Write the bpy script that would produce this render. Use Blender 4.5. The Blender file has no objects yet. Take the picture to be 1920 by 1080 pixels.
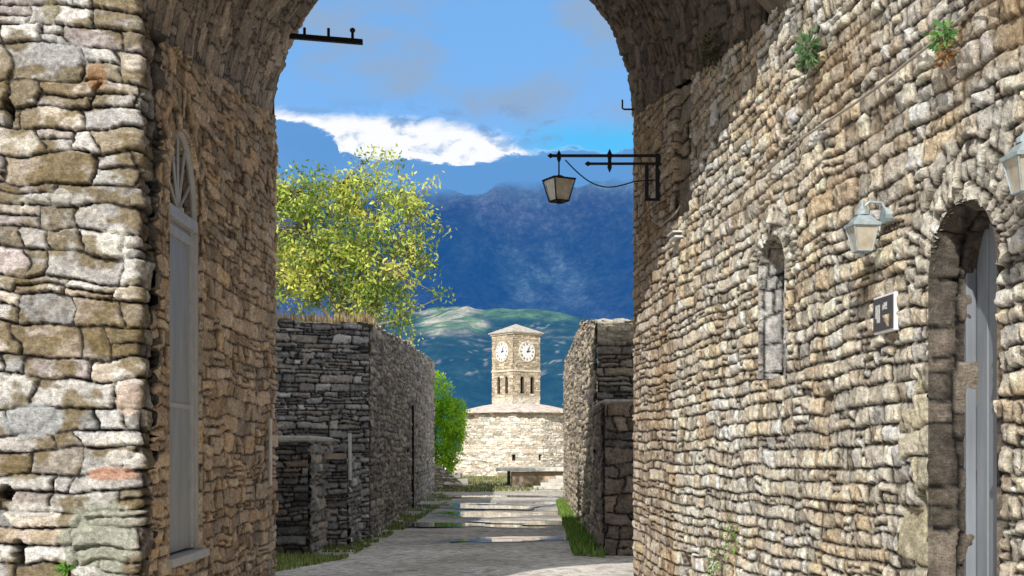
import bpy, math, random
import numpy as np
from mathutils import Vector, Matrix

random.seed(7)
RS = np.random.RandomState
F, HX, HY, EYE = 2400.0, 960.0, 850.0, 1.6

def at(px, py, Y):
    return ((px-HX)/F*Y, Y, EYE+(HY-py)/F*Y)

scene = bpy.context.scene
C = scene.collection

# ------------------------------------------------------------------ helpers
def link(o, parent=None):
    C.objects.link(o)
    if parent is not None:
        o.parent = parent
        o.matrix_parent_inverse = Matrix.Translation(-Vector(parent.location)) if parent.type == 'EMPTY' and parent.rotation_euler.z == 0 else parent.matrix_basis.inverted()
    return o

def tag(o, label=None, cat=None, group=None, kind=None):
    if label: o['label'] = label
    if cat: o['category'] = cat
    if group: o['group'] = group
    if kind: o['kind'] = kind
    return o

def thing(name, loc, label, cat, group=None, rotz=0):
    o = bpy.data.objects.new(name, None)
    o.empty_display_size = 0.2
    o.location = loc
    o.rotation_euler = (0, 0, rotz)
    C.objects.link(o)
    return tag(o, label, cat, group)

def mesh_np(name, verts, faces, mat, parent=None, col=None, smooth=True, local=False):
    """verts (n,3), faces (m,k) ndarray or list of tuples"""
    me = bpy.data.meshes.new(name)
    verts = np.asarray(verts, dtype=np.float32)
    if isinstance(faces, np.ndarray):
        m, k = faces.shape
        me.vertices.add(len(verts)); me.vertices.foreach_set('co', verts.ravel())
        me.loops.add(m*k); me.loops.foreach_set('vertex_index', faces.astype(np.int32).ravel())
        me.polygons.add(m)
        me.polygons.foreach_set('loop_start', np.arange(0, m*k, k, dtype=np.int32))
        me.polygons.foreach_set('loop_total', np.full(m, k, dtype=np.int32))
        me.update(calc_edges=True)
    else:
        me.from_pydata([tuple(map(float, v)) for v in verts], [], faces)
        me.update()
    if smooth:
        me.polygons.foreach_set('use_smooth', np.ones(len(me.polygons), dtype=bool))
    if col is not None:
        a = me.color_attributes.new('Col', 'FLOAT_COLOR', 'POINT')
        c4 = np.ones((len(verts), 4), dtype=np.float32); c4[:, :col.shape[1]] = col
        a.data.foreach_set('color', c4.ravel())
    me.materials.append(mat)
    o = bpy.data.objects.new(name, me)
    C.objects.link(o)
    if parent is not None:
        o.parent = parent
        if not local:   # verts are in world space; keep them there
            o.matrix_parent_inverse = world_of(parent).inverted()
    return o

def world_of(o):
    m = Matrix.Translation(o.location) @ o.rotation_euler.to_matrix().to_4x4() if o.rotation_mode != 'QUATERNION' else o.matrix_basis
    if o.parent is not None:
        m = world_of(o.parent) @ o.matrix_parent_inverse @ m
    return m

class MB:
    """collects simple shapes into one mesh"""
    def __init__(s): s.v = []; s.f = []
    def add(s, vs, fs):
        b = len(s.v); s.v += [tuple(v) for v in vs]; s.f += [tuple(b+i for i in f) for f in fs]; return s
    def box(s, x0, x1, y0, y1, z0, z1, bev=0.0):
        if bev <= 0:
            vs = [(x, y, z) for z in (z0, z1) for y in (y0, y1) for x in (x0, x1)]
            return s.add(vs, [(0, 2, 3, 1), (4, 5, 7, 6), (0, 1, 5, 4), (1, 3, 7, 5), (3, 2, 6, 7), (2, 0, 4, 6)])
        vs = []
        for (x, sx) in ((x0, 1), (x1, -1)):
            for (y, sy) in ((y0, 1), (y1, -1)):
                for (z, sz) in ((z0, 1), (z1, -1)):
                    vs += [(x, y+sy*bev, z+sz*bev), (x+sx*bev, y, z+sz*bev), (x+sx*bev, y+sy*bev, z)]
        def i(a, b, c, k): return (a*4+b*2+c)*3+k
        fs = []
        for a in (0, 1): fs.append((i(a,0,0,0), i(a,1,0,0), i(a,1,1,0), i(a,0,1,0)))
        for b in (0, 1): fs.append((i(0,b,0,1), i(1,b,0,1), i(1,b,1,1), i(0,b,1,1)))
        for c in (0, 1): fs.append((i(0,0,c,2), i(1,0,c,2), i(1,1,c,2), i(0,1,c,2)))
        for a in (0, 1):
            for b in (0, 1): fs.append((i(a,b,0,0), i(a,b,1,0), i(a,b,1,1), i(a,b,0,1)))
        for a in (0, 1):
            for c in (0, 1): fs.append((i(a,0,c,0), i(a,1,c,0), i(a,1,c,2), i(a,0,c,2)))
        for b in (0, 1):
            for c in (0, 1): fs.append((i(0,b,c,1), i(1,b,c,1), i(1,b,c,2), i(0,b,c,2)))
        for a in (0, 1):
            for b in (0, 1):
                for c in (0, 1): fs.append((i(a,b,c,0), i(a,b,c,1), i(a,b,c,2)))
        return s.add(vs, fs)
    def tube(s, pts, r, n=8, cap=True):
        pts = [Vector(p) for p in pts]; rs = r if isinstance(r, (list, tuple)) else [r]*len(pts)
        rings = []; up = None
        for i, p in enumerate(pts):
            d = (pts[min(i+1, len(pts)-1)]-pts[max(i-1, 0)]).normalized()
            if up is None: up = Vector((0, 0, 1)) if abs(d.z) < .9 else Vector((1, 0, 0))
            a = d.cross(up).normalized(); b = a.cross(d).normalized(); up = b
            rings.append([p+(a*math.cos(2*math.pi*k/n)+b*math.sin(2*math.pi*k/n))*rs[i] for k in range(n)])
        vs = [v for rg in rings for v in rg]; fs = []
        for i in range(len(pts)-1):
            for k in range(n):
                fs.append((i*n+k, i*n+(k+1) % n, (i+1)*n+(k+1) % n, (i+1)*n+k))
        if cap: fs += [tuple(range(n))[::-1], tuple((len(pts)-1)*n+k for k in range(n))]
        return s.add(vs, fs)
    def lathe(s, c, prof, n=16, sq=False, rot=0):
        c = Vector(c); vs = []; fs = []
        for (r, z) in prof:
            for k in range(n):
                a = rot+2*math.pi*k/n; vs.append(c+Vector((r*math.cos(a), r*math.sin(a), z)))
        for i in range(len(prof)-1):
            for k in range(n): fs.append((i*n+k, i*n+(k+1) % n, (i+1)*n+(k+1) % n, (i+1)*n+k))
        fs += [tuple(range(n))[::-1], tuple((len(prof)-1)*n+k for k in range(n))]
        return s.add(vs, fs)
    def xf(s, M):
        s.v = [tuple(M @ Vector(v)) for v in s.v]; return s
    def build(s, name, mat, parent=None, smooth=False, local=False):
        return mesh_np(name, np.array(s.v), s.f, mat, parent, smooth=smooth, local=local)

# --- noise
def _lat(seed): return RS(seed).rand(256, 256).astype(np.float32)
_LATS = {}
def vnoise(x, y, seed=0):
    if seed not in _LATS: _LATS[seed] = _lat(seed)
    L = _LATS[seed]
    xi = np.floor(x).astype(int); yi = np.floor(y).astype(int)
    fx = x-xi; fy = y-yi; fx = fx*fx*(3-2*fx); fy = fy*fy*(3-2*fy)
    a = L[xi & 255, yi & 255]; b = L[(xi+1) & 255, yi & 255]
    c = L[xi & 255, (yi+1) & 255]; d = L[(xi+1) & 255, (yi+1) & 255]
    return (a*(1-fx)+b*fx)*(1-fy)+(c*(1-fx)+d*fx)*fy
def fbm(x, y, seed=0, oct=4):
    s = 0; a = .5; t = 0
    for o in range(oct):
        s = s+a*vnoise(x*2**o+o*17.3, y*2**o+o*9.1, seed+o); t += a; a *= .5
    return s/t
def sstep(a, b, x):
    t = np.clip((x-a)/(b-a), 0, 1); return t*t*(3-2*t)

# --- masonry pattern: relief and colour of rubble stone
def masonry(U, V, ch, sw, seed, pal, mortar=(.05, .045, .04), wav=.02, gap=.012, rel=.03, relv=.025,
            rough=.008, split=.25, moss=None, tint=None, round_=.03, bigwav=0.0):
    rs = RS(seed)
    U0, V0 = U, V
    Vw = V + wav*(fbm(U*1.3, V*1.3, seed+11, 3)-.5)*4 + .3*ch*(vnoise(U*5, V*5, seed+14)-.5) + bigwav*(vnoise(U*.35, V*.35, seed+13)-.5)
    Uw = U + .22*sw*(fbm(U*6, V*6, seed+12, 2)-.5)*2 + .12*sw*np.sin(V*9+seed)
    vmin, vmax = Vw.min()-ch, Vw.max()+ch
    umin, umax = Uw.min()-sw, Uw.max()+sw
    nb = int((vmax-vmin)/ch*1.6)+4
    hs = ch*(.6+.85*rs.rand(nb)); cb = vmin+np.concatenate([[0], np.cumsum(hs)])
    row = np.clip(np.searchsorted(cb, Vw.ravel())-1, 0, nb-1).reshape(Vw.shape)
    lv = Vw-cb[row]; rh = hs[row]
    du = np.empty_like(Uw); width = np.empty_like(Uw)
    r1 = np.empty_like(Uw); r2 = np.empty_like(Uw); r3 = np.empty_like(Uw); r4 = np.empty_like(Uw); r5 = np.empty_like(Uw)
    cu = np.empty_like(Uw)
    for r in np.unique(row):
        m = row == r
        n = int((umax-umin)/sw*2)+4
        ws = sw*(.4+1.2*rs.rand(n)**1.4)*(.75+.5*min(2, hs[r]/ch)); ub = umin-rs.rand()*sw+np.concatenate([[0], np.cumsum(ws)])
        u = Uw[m]; k = np.clip(np.searchsorted(ub, u)-1, 0, n-1)
        du[m] = np.minimum(u-ub[k], ub[k+1]-u); width[m] = ws[k]; cu[m] = (u-ub[k])/ws[k]-.5
        R = rs.rand(5, n)
        r1[m] = R[0][k]; r2[m] = R[1][k]; r3[m] = R[2][k]; r4[m] = R[3][k]; r5[m] = R[4][k]
    sp = (r5 < split)
    half = rh*(.38+.24*r4)
    top = lv > half
    hh = np.where(sp, np.where(top, rh-half, half), rh)
    lv2 = np.where(sp & top, lv-half, lv)
    dv = np.minimum(lv2, hh-lv2)
    r1 = np.where(sp & top, (r1*7.13) % 1, r1); r2 = np.where(sp & top, (r2*5.77) % 1, r2); r3 = np.where(sp & top, (r3*3.91) % 1, r3)
    dn = (fbm(U*34, V*34, seed+20, 3)-.5)*gap*2.2
    rad = np.minimum(round_, np.minimum(hh, width)*.42)
    dist = rad-np.sqrt(np.maximum(rad-du, 0)**2+np.maximum(rad-dv, 0)**2)+np.minimum(np.maximum(du-rad, 0), np.maximum(dv-rad, 0))+dn
    prof = sstep(gap*.3, gap*1.15+.004, dist)
    prof2 = prof*(.88+.12*sstep(0, .04, dist))
    cv = lv2/hh-.5
    tilt = ((r3-.5)*cu*width*.25+(r2-.5)*cv*hh*.30)
    n1 = fbm(U*11, V*13, seed+30, 4)-.5; n2 = fbm(U*37, V*45, seed+35, 2)-.5
    chip = (1-np.abs(2*fbm(U*19+5, V*16, seed+37, 3)-1))-.75
    h = prof2*(rel+relv*(r1-.4)+tilt*1.4)+prof*chip*rough*1.6+prof*(n1*rough*3.2+n2*rough*1.5)+(1-prof)*n1*rough
    # colour
    pal = np.array(pal, dtype=np.float32)
    idx = (r2*len(pal)).astype(int) % len(pal)
    base = pal[idx]
    shade = (.58+.68*r1+.6*n1+.5*n2)[..., None]
    colr = base*shade
    patch = fbm(U*9+3, V*9+5, seed+40, 3)
    p2 = fbm(U*2.2, V*2.2, seed+50, 3)
    idx2 = (idx+1) % len(pal)
    colr = colr*(1-.45*sstep(.5, .62, patch)[..., None])+pal[idx2]*shade*.45*sstep(.5, .62, patch)[..., None]
    if moss is not None:
        mm = (sstep(.47, .6, fbm(U*5, V*8, seed+60, 4)+.12*(p2-.5)+.14*(r3-.5))*.8)[..., None]
        colr = colr*(1-mm)+np.array(moss, dtype=np.float32)*(.6+.8*fbm(U*30, V*30, seed+70, 2))[..., None]*mm
    if tint is not None:
        tm = (sstep(.5, .68, p2)*.6)[..., None]; colr = colr*(1-tm)+colr*np.array(tint, dtype=np.float32)*tm
    ed = prof[..., None]
    colr = np.array(mortar, dtype=np.float32)*(.6+.9*patch[..., None])*(1-ed)+colr*ed
    return h, np.clip(colr, .008, .93)

def grid_faces(nu, nv, keep=None):
    i = np.arange(nu-1)[:, None]; j = np.arange(nv-1)[None, :]
    a = (i*nv+j); f = np.stack([a, a+nv, a+nv+1, a+1], -1)
    if keep is not None: f = f[keep]
    return f.reshape(-1, 4)

def compact(verts, faces, col):
    used = np.unique(faces); mp = np.zeros(len(verts), dtype=np.int64); mp[used] = np.arange(len(used))
    return verts[used], mp[faces], col[used]

def patch(name, fn, u0, u1, v0, v1, res, style, mat, parent, seed, mask=None, post=None, flip=False, coords=None, resv=None):
    """fn(U,V)->P (…,3), N (…,3); mask(U,V)->True where stone stands; post(U,V,h,col)->h,col; coords(U,V)->list of (mask, U', V', style)"""
    resv = resv or res
    nu = max(3, int(round((u1-u0)/res))+1); nv = max(3, int(round((v1-v0)/resv))+1)
    U, V = np.meshgrid(np.linspace(u0, u1, nu), np.linspace(v0, v1, nv), indexing='ij')
    h, col = masonry(U, V, seed=seed, **style)
    if coords:
        for k, (m, U2, V2, st) in enumerate(coords(U, V)):
            h2, c2 = masonry(U2, V2, seed=seed+100+k, **st)
            h = np.where(m, h2, h); col = np.where(m[..., None], c2, col)
    if post: h, col = post(U, V, h, col)
    P, N = fn(U, V)
    W = P+N*h[..., None]
    keep = None
    if mask is not None:
        K = mask(U, V); keep = K[:-1, :-1] & K[1:, 1:] & K[1:, :-1] & K[:-1, 1:]
    f = grid_faces(nu, nv, keep)
    if flip: f = f[:, ::-1]
    vv, ff, cc = compact(W.reshape(-1, 3), f, col.reshape(-1, 3))
    return mesh_np(name, vv, ff, mat, parent, col=cc, smooth=style.get('ch', 0) > 9)

def wallfn(p0, p1, side):
    p0 = np.array(p0, float); p1 = np.array(p1, float); d = p1-p0; L = np.linalg.norm(d); d /= L
    n = np.array([-d[1], d[0]])*side
    def fn(U, V):
        P = np.stack([p0[0]+d[0]*U, p0[1]+d[1]*U, V+0*U], -1)
        N = np.broadcast_to(np.array([n[0], n[1], 0.0]), P.shape)
        return P, N
    return fn, L

# ------------------------------------------------------------------ materials
def new_mat(name):
    m = bpy.data.materials.new(name); m.use_nodes = True
    nt = m.node_tree; b = nt.nodes['Principled BSDF']
    return m, nt, b
def N_(nt, t, **kw):
    n = nt.nodes.new(t)
    for k, v in kw.items(): setattr(n, k, v)
    return n
def mixc(nt, blend, fac, a, b):
    n = N_(nt, 'ShaderNodeMix', data_type='RGBA', blend_type=blend)
    for sock, val in ((n.inputs[0], fac), (n.inputs[6], a), (n.inputs[7], b)):
        if hasattr(val, 'is_output') or isinstance(val, bpy.types.NodeSocket): nt.links.new(val, sock)
        else: sock.default_value = val if not isinstance(val, tuple) else (*val, 1)[:4]
    return n.outputs[2]
def noise(nt, scale, detail=6, rough=.6, vec=None, dist=0):
    n = N_(nt, 'ShaderNodeTexNoise'); n.inputs['Scale'].default_value = scale
    n.inputs['Detail'].default_value = detail; n.inputs['Roughness'].default_value = rough; n.inputs['Distortion'].default_value = dist
    if vec is not None: nt.links.new(vec, n.inputs['Vector'])
    return n
def ramp(nt, fac, stops, interp='LINEAR'):
    r = N_(nt, 'ShaderNodeValToRGB'); r.color_ramp.interpolation = interp
    els = r.color_ramp.elements
    while len(els) < len(stops): els.new(.5)
    for e, (p, c) in zip(els, stops):
        e.position = p; e.color = (*c, 1) if isinstance(c, tuple) else (c, c, c, 1)
    nt.links.new(fac, r.inputs[0]); return r.outputs[0]
def math_(nt, op, a, b=None, c=None, clamp=False):
    n = N_(nt, 'ShaderNodeMath', operation=op); n.use_clamp = clamp
    for i, v in enumerate((a, b, c)):
        if v is None: continue
        if isinstance(v, (int, float)): n.inputs[i].default_value = v
        else: nt.links.new(v, n.inputs[i])
    return n.outputs[0]

def stone_material(name, bump=.5, fine=28.0, contrast=(.62, 1.35)):
    m, nt, b = new_mat(name)
    at_ = N_(nt, 'ShaderNodeAttribute', attribute_name='Col')
    geo = N_(nt, 'ShaderNodeNewGeometry')
    n1 = noise(nt, fine, 8, .7, geo.outputs['Position'], .4)
    n2 = noise(nt, fine*3.5, 4, .7, geo.outputs['Position'])
    f = ramp(nt, n1.outputs[0], [(.32, contrast[0]), (.68, contrast[1])])
    c = mixc(nt, 'MULTIPLY', 1.0, at_.outputs['Color'], f)
    f2 = ramp(nt, n2.outputs[0], [(.3, .62), (.7, 1.32)])
    c = mixc(nt, 'MULTIPLY', 1.0, c, f2)
    mp = N_(nt, 'ShaderNodeMapping'); mp.inputs['Scale'].default_value = (1, 1, 3.6); mp.inputs['Rotation'].default_value = (.12, .08, 0)
    nt.links.new(geo.outputs['Position'], mp.inputs[0])
    n3 = noise(nt, fine*.8, 9, .78, mp.outputs[0], .5)
    f3 = ramp(nt, n3.outputs[0], [(.34, .55), (.45, 1.02), (.6, 1.2), (.7, 1.4)])
    c = mixc(nt, 'MULTIPLY', .8, c, f3)
    nt.links.new(c, b.inputs['Base Color'])
    b.inputs['Roughness'].default_value = .92
    b.inputs['Specular IOR Level'].default_value = .25
    h = math_(nt, 'ADD', math_(nt, 'ADD', n1.outputs[0], math_(nt, 'MULTIPLY', n2.outputs[0], .5)), math_(nt, 'MULTIPLY', n3.outputs[0], 1.2))
    bp = N_(nt, 'ShaderNodeBump'); bp.inputs['Strength'].default_value = bump; bp.inputs['Distance'].default_value = .02
    nt.links.new(h, bp.inputs['Height']); nt.links.new(bp.outputs[0], b.inputs['Normal'])
    return m

M_STONE = stone_material('rubble_stone', 1.0, 30)
stone_plain = None
M_STONE_FAR = stone_material('far_stone', .5, 6, (.8, 1.2))

def flat_mat(name, color, rough=.6, metal=0.0, var=.25, scale=12, bump=.1, stretch=None, spec=.4):
    m, nt, b = new_mat(name)
    geo = N_(nt, 'ShaderNodeNewGeometry')
    vec = geo.outputs['Position']
    if stretch:
        mp = N_(nt, 'ShaderNodeMapping'); mp.inputs['Scale'].default_value = stretch
        nt.links.new(vec, mp.inputs[0]); vec = mp.outputs[0]
    n = noise(nt, scale, 6, .65, vec)
    f = ramp(nt, n.outputs[0], [(.3, 1-var), (.7, 1+var)])
    c = mixc(nt, 'MULTIPLY', 1.0, color, f)
    nt.links.new(c, b.inputs['Base Color'])
    nt.links.new(ramp(nt, n.outputs[0], [(.3, min(1, rough+.12)), (.7, max(.05, rough-.1))]), b.inputs['Roughness'])
    b.inputs['Metallic'].default_value = metal; b.inputs['Specular IOR Level'].default_value = spec
    bp = N_(nt, 'ShaderNodeBump'); bp.inputs['Strength'].default_value = bump; bp.inputs['Distance'].default_value = .01
    nt.links.new(n.outputs[0], bp.inputs['Height']); nt.links.new(bp.outputs[0], b.inputs['Normal'])
    return m

stone_plain = flat_mat('plain_rubble', (.42, .36, .29), .9, 0, .4, 6, .8)
stone_shade = flat_mat('shade_toned_stone', (.13, .11, .09), .95, 0, .4, 6, .8)  # stone darkened to stand in for shade on arch hood and tower windows
stone_pale = flat_mat('pale_dressed_stone', (.66, .60, .50), .9, 0, .25, 3, .4)
M_IRON = flat_mat('black_iron', (.012, .012, .013), .55, .3, .4, 30)
M_GREYDOOR = flat_mat('grey_door_paint', (.31, .325, .34), .45, 0, .12, 5, .05, (1, 1, .25))
M_DARKDOOR = flat_mat('blue_grey_door_paint', (.20, .22, .25), .5, 0, .2, 8, .12, (1, 1, .2))
M_GREYTRIM = flat_mat('grey_trim_paint', (.42, .42, .43), .5, 0, .12, 10)
M_DARK = flat_mat('dark_interior', (.01, .01, .01), .9, 0, .3, 3)
M_ZINC = flat_mat('weathered_zinc', (.36, .43, .46), .5, .3, .3, 25)
M_WHITEPL = flat_mat('white_plastic_pipe', (.62, .62, .6), .5, 0, .15, 10)
M_WHITE = flat_mat('white_enamel', (.8, .8, .8), .5, 0, .08, 10)
M_CABLE = flat_mat('old_cable', (.42, .38, .33), .7, 0, .25, 12)
M_TILE = None
def glass_mat():
    m, nt, b = new_mat('frosted_lantern_glass')
    geo = N_(nt, 'ShaderNodeNewGeometry')
    n = noise(nt, 14, 5, .6, geo.outputs['Position'])
    nt.links.new(ramp(nt, n.outputs[0], [(.3, (.5, .44, .34)), (.7, (.78, .74, .62))]), b.inputs['Base Color'])
    b.inputs['Roughness'].default_value = .25; b.inputs['Transmission Weight'].default_value = .35
    return m
M_GLASS = glass_mat()
M_NUM = flat_mat('faded_black_paint', (.13, .13, .15), .7)

def leaf_mat(name, trans=.45):
    m, nt, b = new_mat(name)
    at_ = N_(nt, 'ShaderNodeAttribute', attribute_name='Col')
    nt.links.new(at_.outputs['Color'], b.inputs['Base Color']); b.inputs['Roughness'].default_value = .6
    b.inputs['Specular IOR Level'].default_value = .3
    tr = N_(nt, 'ShaderNodeBsdfTranslucent'); nt.links.new(at_.outputs['Color'], tr.inputs[0])
    mx = N_(nt, 'ShaderNodeMixShader'); mx.inputs[0].default_value = trans
    nt.links.new(b.outputs[0], mx.inputs[1]); nt.links.new(tr.outputs[0], mx.inputs[2])
    nt.links.new(mx.outputs[0], nt.nodes['Material Output'].inputs[0])
    return m
M_LEAF = leaf_mat('leaves')
M_BARK = flat_mat('bark', (.24, .20, .16), .9, 0, .35, 18, .4)

# ------------------------------------------------------------------ stone styles
ST_PIER = dict(ch=.19, sw=.31, pal=[(.72, .69, .66), (.60, .59, .59), (.72, .65, .57), (.50, .42, .32), (.70, .63, .62), (.44, .38, .29), (.80, .79, .76)],
               mortar=(.03, .025, .022), wav=.03, gap=.011, rel=.034, relv=.040, rough=.0115, split=.24, moss=(.23, .175, .08), round_=.008)
ST_INNER = dict(ch=.135, sw=.22, pal=[(.72, .53, .36), (.78, .60, .43), (.62, .48, .35), (.74, .60, .46), (.76, .54, .34), (.60, .49, .39)],
                mortar=(.07, .05, .035), wav=.035, gap=.010, rel=.020, relv=.030, rough=.009, split=.3, round_=.015)
ST_RIGHT = dict(ch=.100, sw=.125, pal=[(.88, .81, .69), (.80, .72, .59), (.90, .85, .76), (.72, .67, .58), (.84, .74, .58), (.62, .53, .42), (.90, .87, .81)],
                mortar=(.035, .028, .02), wav=.018, gap=.010, rel=.020, relv=.026, rough=.0095, split=.12, tint=(.98, .84, .66), round_=.008, bigwav=.14)
ST_VOUS = dict(ch=.32, sw=.07, pal=[(.80, .74, .63), (.68, .63, .54), (.84, .79, .70)], mortar=(.04, .03, .02), wav=.01, gap=.009,
               rel=.024, relv=.026, rough=.009, split=.35, round_=.008)
ST_QUOIN = dict(ch=.26, sw=.34, pal=[(.80, .72, .50), (.74, .68, .55), (.82, .75, .57)], mortar=(.12, .10, .07), wav=.008, gap=.007,
                rel=.032, relv=.010, rough=.008, split=.1, round_=.01)
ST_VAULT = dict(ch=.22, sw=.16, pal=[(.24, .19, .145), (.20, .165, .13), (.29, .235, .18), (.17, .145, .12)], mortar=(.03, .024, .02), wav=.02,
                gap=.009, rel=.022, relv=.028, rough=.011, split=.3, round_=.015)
ST_GREY = dict(ch=.118, sw=.28, pal=[(.44, .44, .45), (.36, .36, .37), (.58, .58, .58), (.40, .37, .35), (.30, .30, .32), (.74, .74, .73), (.50, .46, .42)],
               mortar=(.022, .02, .02), wav=.028, gap=.013, rel=.045, relv=.05, rough=.014, split=.3, round_=.022)
ST_SIDE = dict(ST_GREY, pal=[(.44, .41, .38), (.38, .36, .33), (.56, .52, .46), (.50, .42, .34), (.32, .31, .31)], sw=.32, ch=.14)
ST_RSIDE = dict(ST_SIDE, pal=[(.50, .42, .31), (.44, .38, .31), (.62, .52, .39), (.38, .34, .30)])
ST_COARSE = dict(ch=.2, sw=.4, pal=[(.45, .40, .32), (.38, .34, .28), (.52, .47, .38)], mortar=(.08, .07, .05), rel=.03, relv=.03, gap=.02)

# ------------------------------------------------------------------ layout constants
YF, YB = 9.4, 15.0                        # front and back plane of the gatehouse
def XL(Y): return -2.72-Y*10/F            # inner face of the left pier
def XR(Y): return 2.69-Y*200/F            # face of the splayed right wall
ZSF, ZSB = 4.75, 5.54                     # springing heights front / back

# ================================================================== LEFT GATE PIER
pier = thing('gate_pier', (-3.4, YF, 0), 'massive rubble stone gate pier at left with mossy sunlit front and brown shaded inner side', 'gate pier')
fn, L = wallfn((-9.0, YF), (XL(YF), YF), -1)
def pier_post(U, V, h, col):
    # a few pale lime-washed stones and a brick near the corner, a putlog hole, lichen
    x = -9+U
    def blob(cx, cz, rx, rz, c, k=.9, s=5):
        nonlocal col, h
        d = np.sqrt(((x-cx)/rx)**2+((V-cz)/rz)**2)+.5*(fbm(x*14, V*14, s, 3)-.5)
        m = sstep(1.05, .85, d)
        col = col*(1-(m*k)[..., None])+np.array(c, np.float32)*(.8+.4*fbm(x*40, V*40, s+3, 2))[..., None]*(m*k)[..., None]
        h = h+m*.012
    g = lambda px, py: (at(px, py, YF)[0], at(px, py, YF)[2])
    for (px, py, rx, rz, c) in ((218, 455, .15, .12, (.88, .86, .80)), (235, 715, .09, .09, (.85, .80, .74)), (230, 825, .15, .05, (.85, .82, .76)),
                                (232, 858, .13, .06, (.86, .83, .78)), (212, 888, .17, .055, (.62, .36, .26)), (60, 790, .24, .13, (.50, .52, .53)),
                                (110, 372, .14, .07, (.62, .60, .56)), (115, 105, .26, .1, (.55, .55, .56)), (60, 955, .2, .05, (.72, .70, .66)),
                                (190, 1010, .28, .3, (.47, .49, .41)), (165, 1070, .12, .04, (.8, .8, .77)), (240, 750, .07, .14, (.74, .60, .52))):
        cx, cz = g(px, py); blob(cx, cz, rx, rz, c, s=int(px))
    for (px, py, c) in ((185, 150, (.42, .2, .08)), (100, 20, (.4, .35, .2))):
        cx, cz = g(px, py); blob(cx, cz, .07, .1, c, .6, s=int(px)+9)
    for (px, py, rx, rz) in ((12, 925, .07, .065), (18, 215, .035, .12), (40, 1035, .05, .1)):
        cx, cz = g(px, py)
        d = np.sqrt(((x-cx)/rx)**2+((V-cz)/rz)**2)+.3*(fbm(x*14, V*14, 5, 3)-.5)
        m = sstep(1.0, .85, d); h = h*(1-m)-.14*m; col = col*(1-.85*m[..., None])
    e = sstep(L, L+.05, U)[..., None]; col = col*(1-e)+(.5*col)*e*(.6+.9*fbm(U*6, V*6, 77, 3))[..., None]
    e2 = sstep(L+.2, L+.34, U); h = h*(1-e2)-.02*e2
    return h, col
RCn = .035
def corner_fn(U, V):
    P, N = fn(U, V); xe = XL(YF)
    a = np.clip((U-(L-RCn))/(RCn*math.pi/2), 0, 1)*math.pi/2
    ov = np.maximum(U-(L-RCn)-RCn*math.pi/2, 0); cr = U > L-RCn
    x = np.where(cr, xe-RCn+RCn*np.sin(a), P[..., 0]); y = np.where(cr, YF+RCn-RCn*np.cos(a)+ov, P[..., 1])
    P = np.stack([x, y, V+0*U], -1); N = np.stack([np.where(cr, np.sin(a), 0), np.where(cr, -np.cos(a), -1.0), 0*U], -1)
    return P, N
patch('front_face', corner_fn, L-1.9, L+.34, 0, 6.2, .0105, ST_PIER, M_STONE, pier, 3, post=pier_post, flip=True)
patch('front_face', fn, 0, L-1.9, 0, 9.5, .05, ST_PIER, M_STONE, pier, 4, flip=True)
patch('front_face', fn, L-1.9, L, 6.2, 9.5, .05, ST_PIER, M_STONE, pier, 4, flip=True)

# inner (passage) face of the pier with the grey door opening
fnI, LI = wallfn((XL(YF), YF), (XL(YB), YB), -1)
DU0, DU1, DZ0, DZT, DZA = 10.2-YF, 11.26-YF, .76, 3.60, 4.30
dcu = (DU0+DU1)/2; dr = (DU1-DU0)/2
def in_door(U, V, g=0.0):
    rect = (np.abs(U-dcu) < dr+g) & (V > DZ0-g) & (V <= DZT)
    arch = (((U-dcu)/(dr+g))**2+((V-DZT)/(DZA-DZT+g))**2 < 1) & (V > DZT)
    return rect | arch
def inner_coords(U, V):
    ang = np.arctan2((V-DZT)/(DZA-DZT), (U-dcu)/dr)
    rr = np.sqrt(((U-dcu)/dr)**2+((V-DZT)/(DZA-DZT))**2)
    ring = (V > DZT-.05) & (rr < 1.5)
    stv = dict(ST_INNER, ch=.35, sw=.10, split=.2)
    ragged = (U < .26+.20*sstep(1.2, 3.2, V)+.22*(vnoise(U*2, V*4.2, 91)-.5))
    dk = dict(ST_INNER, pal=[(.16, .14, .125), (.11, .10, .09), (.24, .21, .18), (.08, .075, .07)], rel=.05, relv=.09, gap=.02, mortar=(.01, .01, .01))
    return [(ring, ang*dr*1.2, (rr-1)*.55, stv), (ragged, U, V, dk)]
def inner_post(U, V, h, col):
    # brighter rosy base, white lime runs near the far jamb
    w = sstep(.55, .7, fbm(U*2.5, V*.8, 61, 3))*sstep(4.9, 5.4, U)*.5
    col = col*(1-w[..., None])+np.array((.6, .56, .5), np.float32)*w[..., None]
    # vertical jamb joint before the far end
    j = np.exp(-((U-(LI-.55+.04*(vnoise(U*0, V*6, 9)-.5)))/.02)**2); h = h-.05*j; col = col*(1-.7*j[..., None])
    return h, col
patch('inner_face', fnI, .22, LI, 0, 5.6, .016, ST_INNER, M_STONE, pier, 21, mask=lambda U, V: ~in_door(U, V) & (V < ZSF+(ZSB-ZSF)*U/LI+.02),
      coords=inner_coords, post=inner_post, flip=True)
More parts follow.
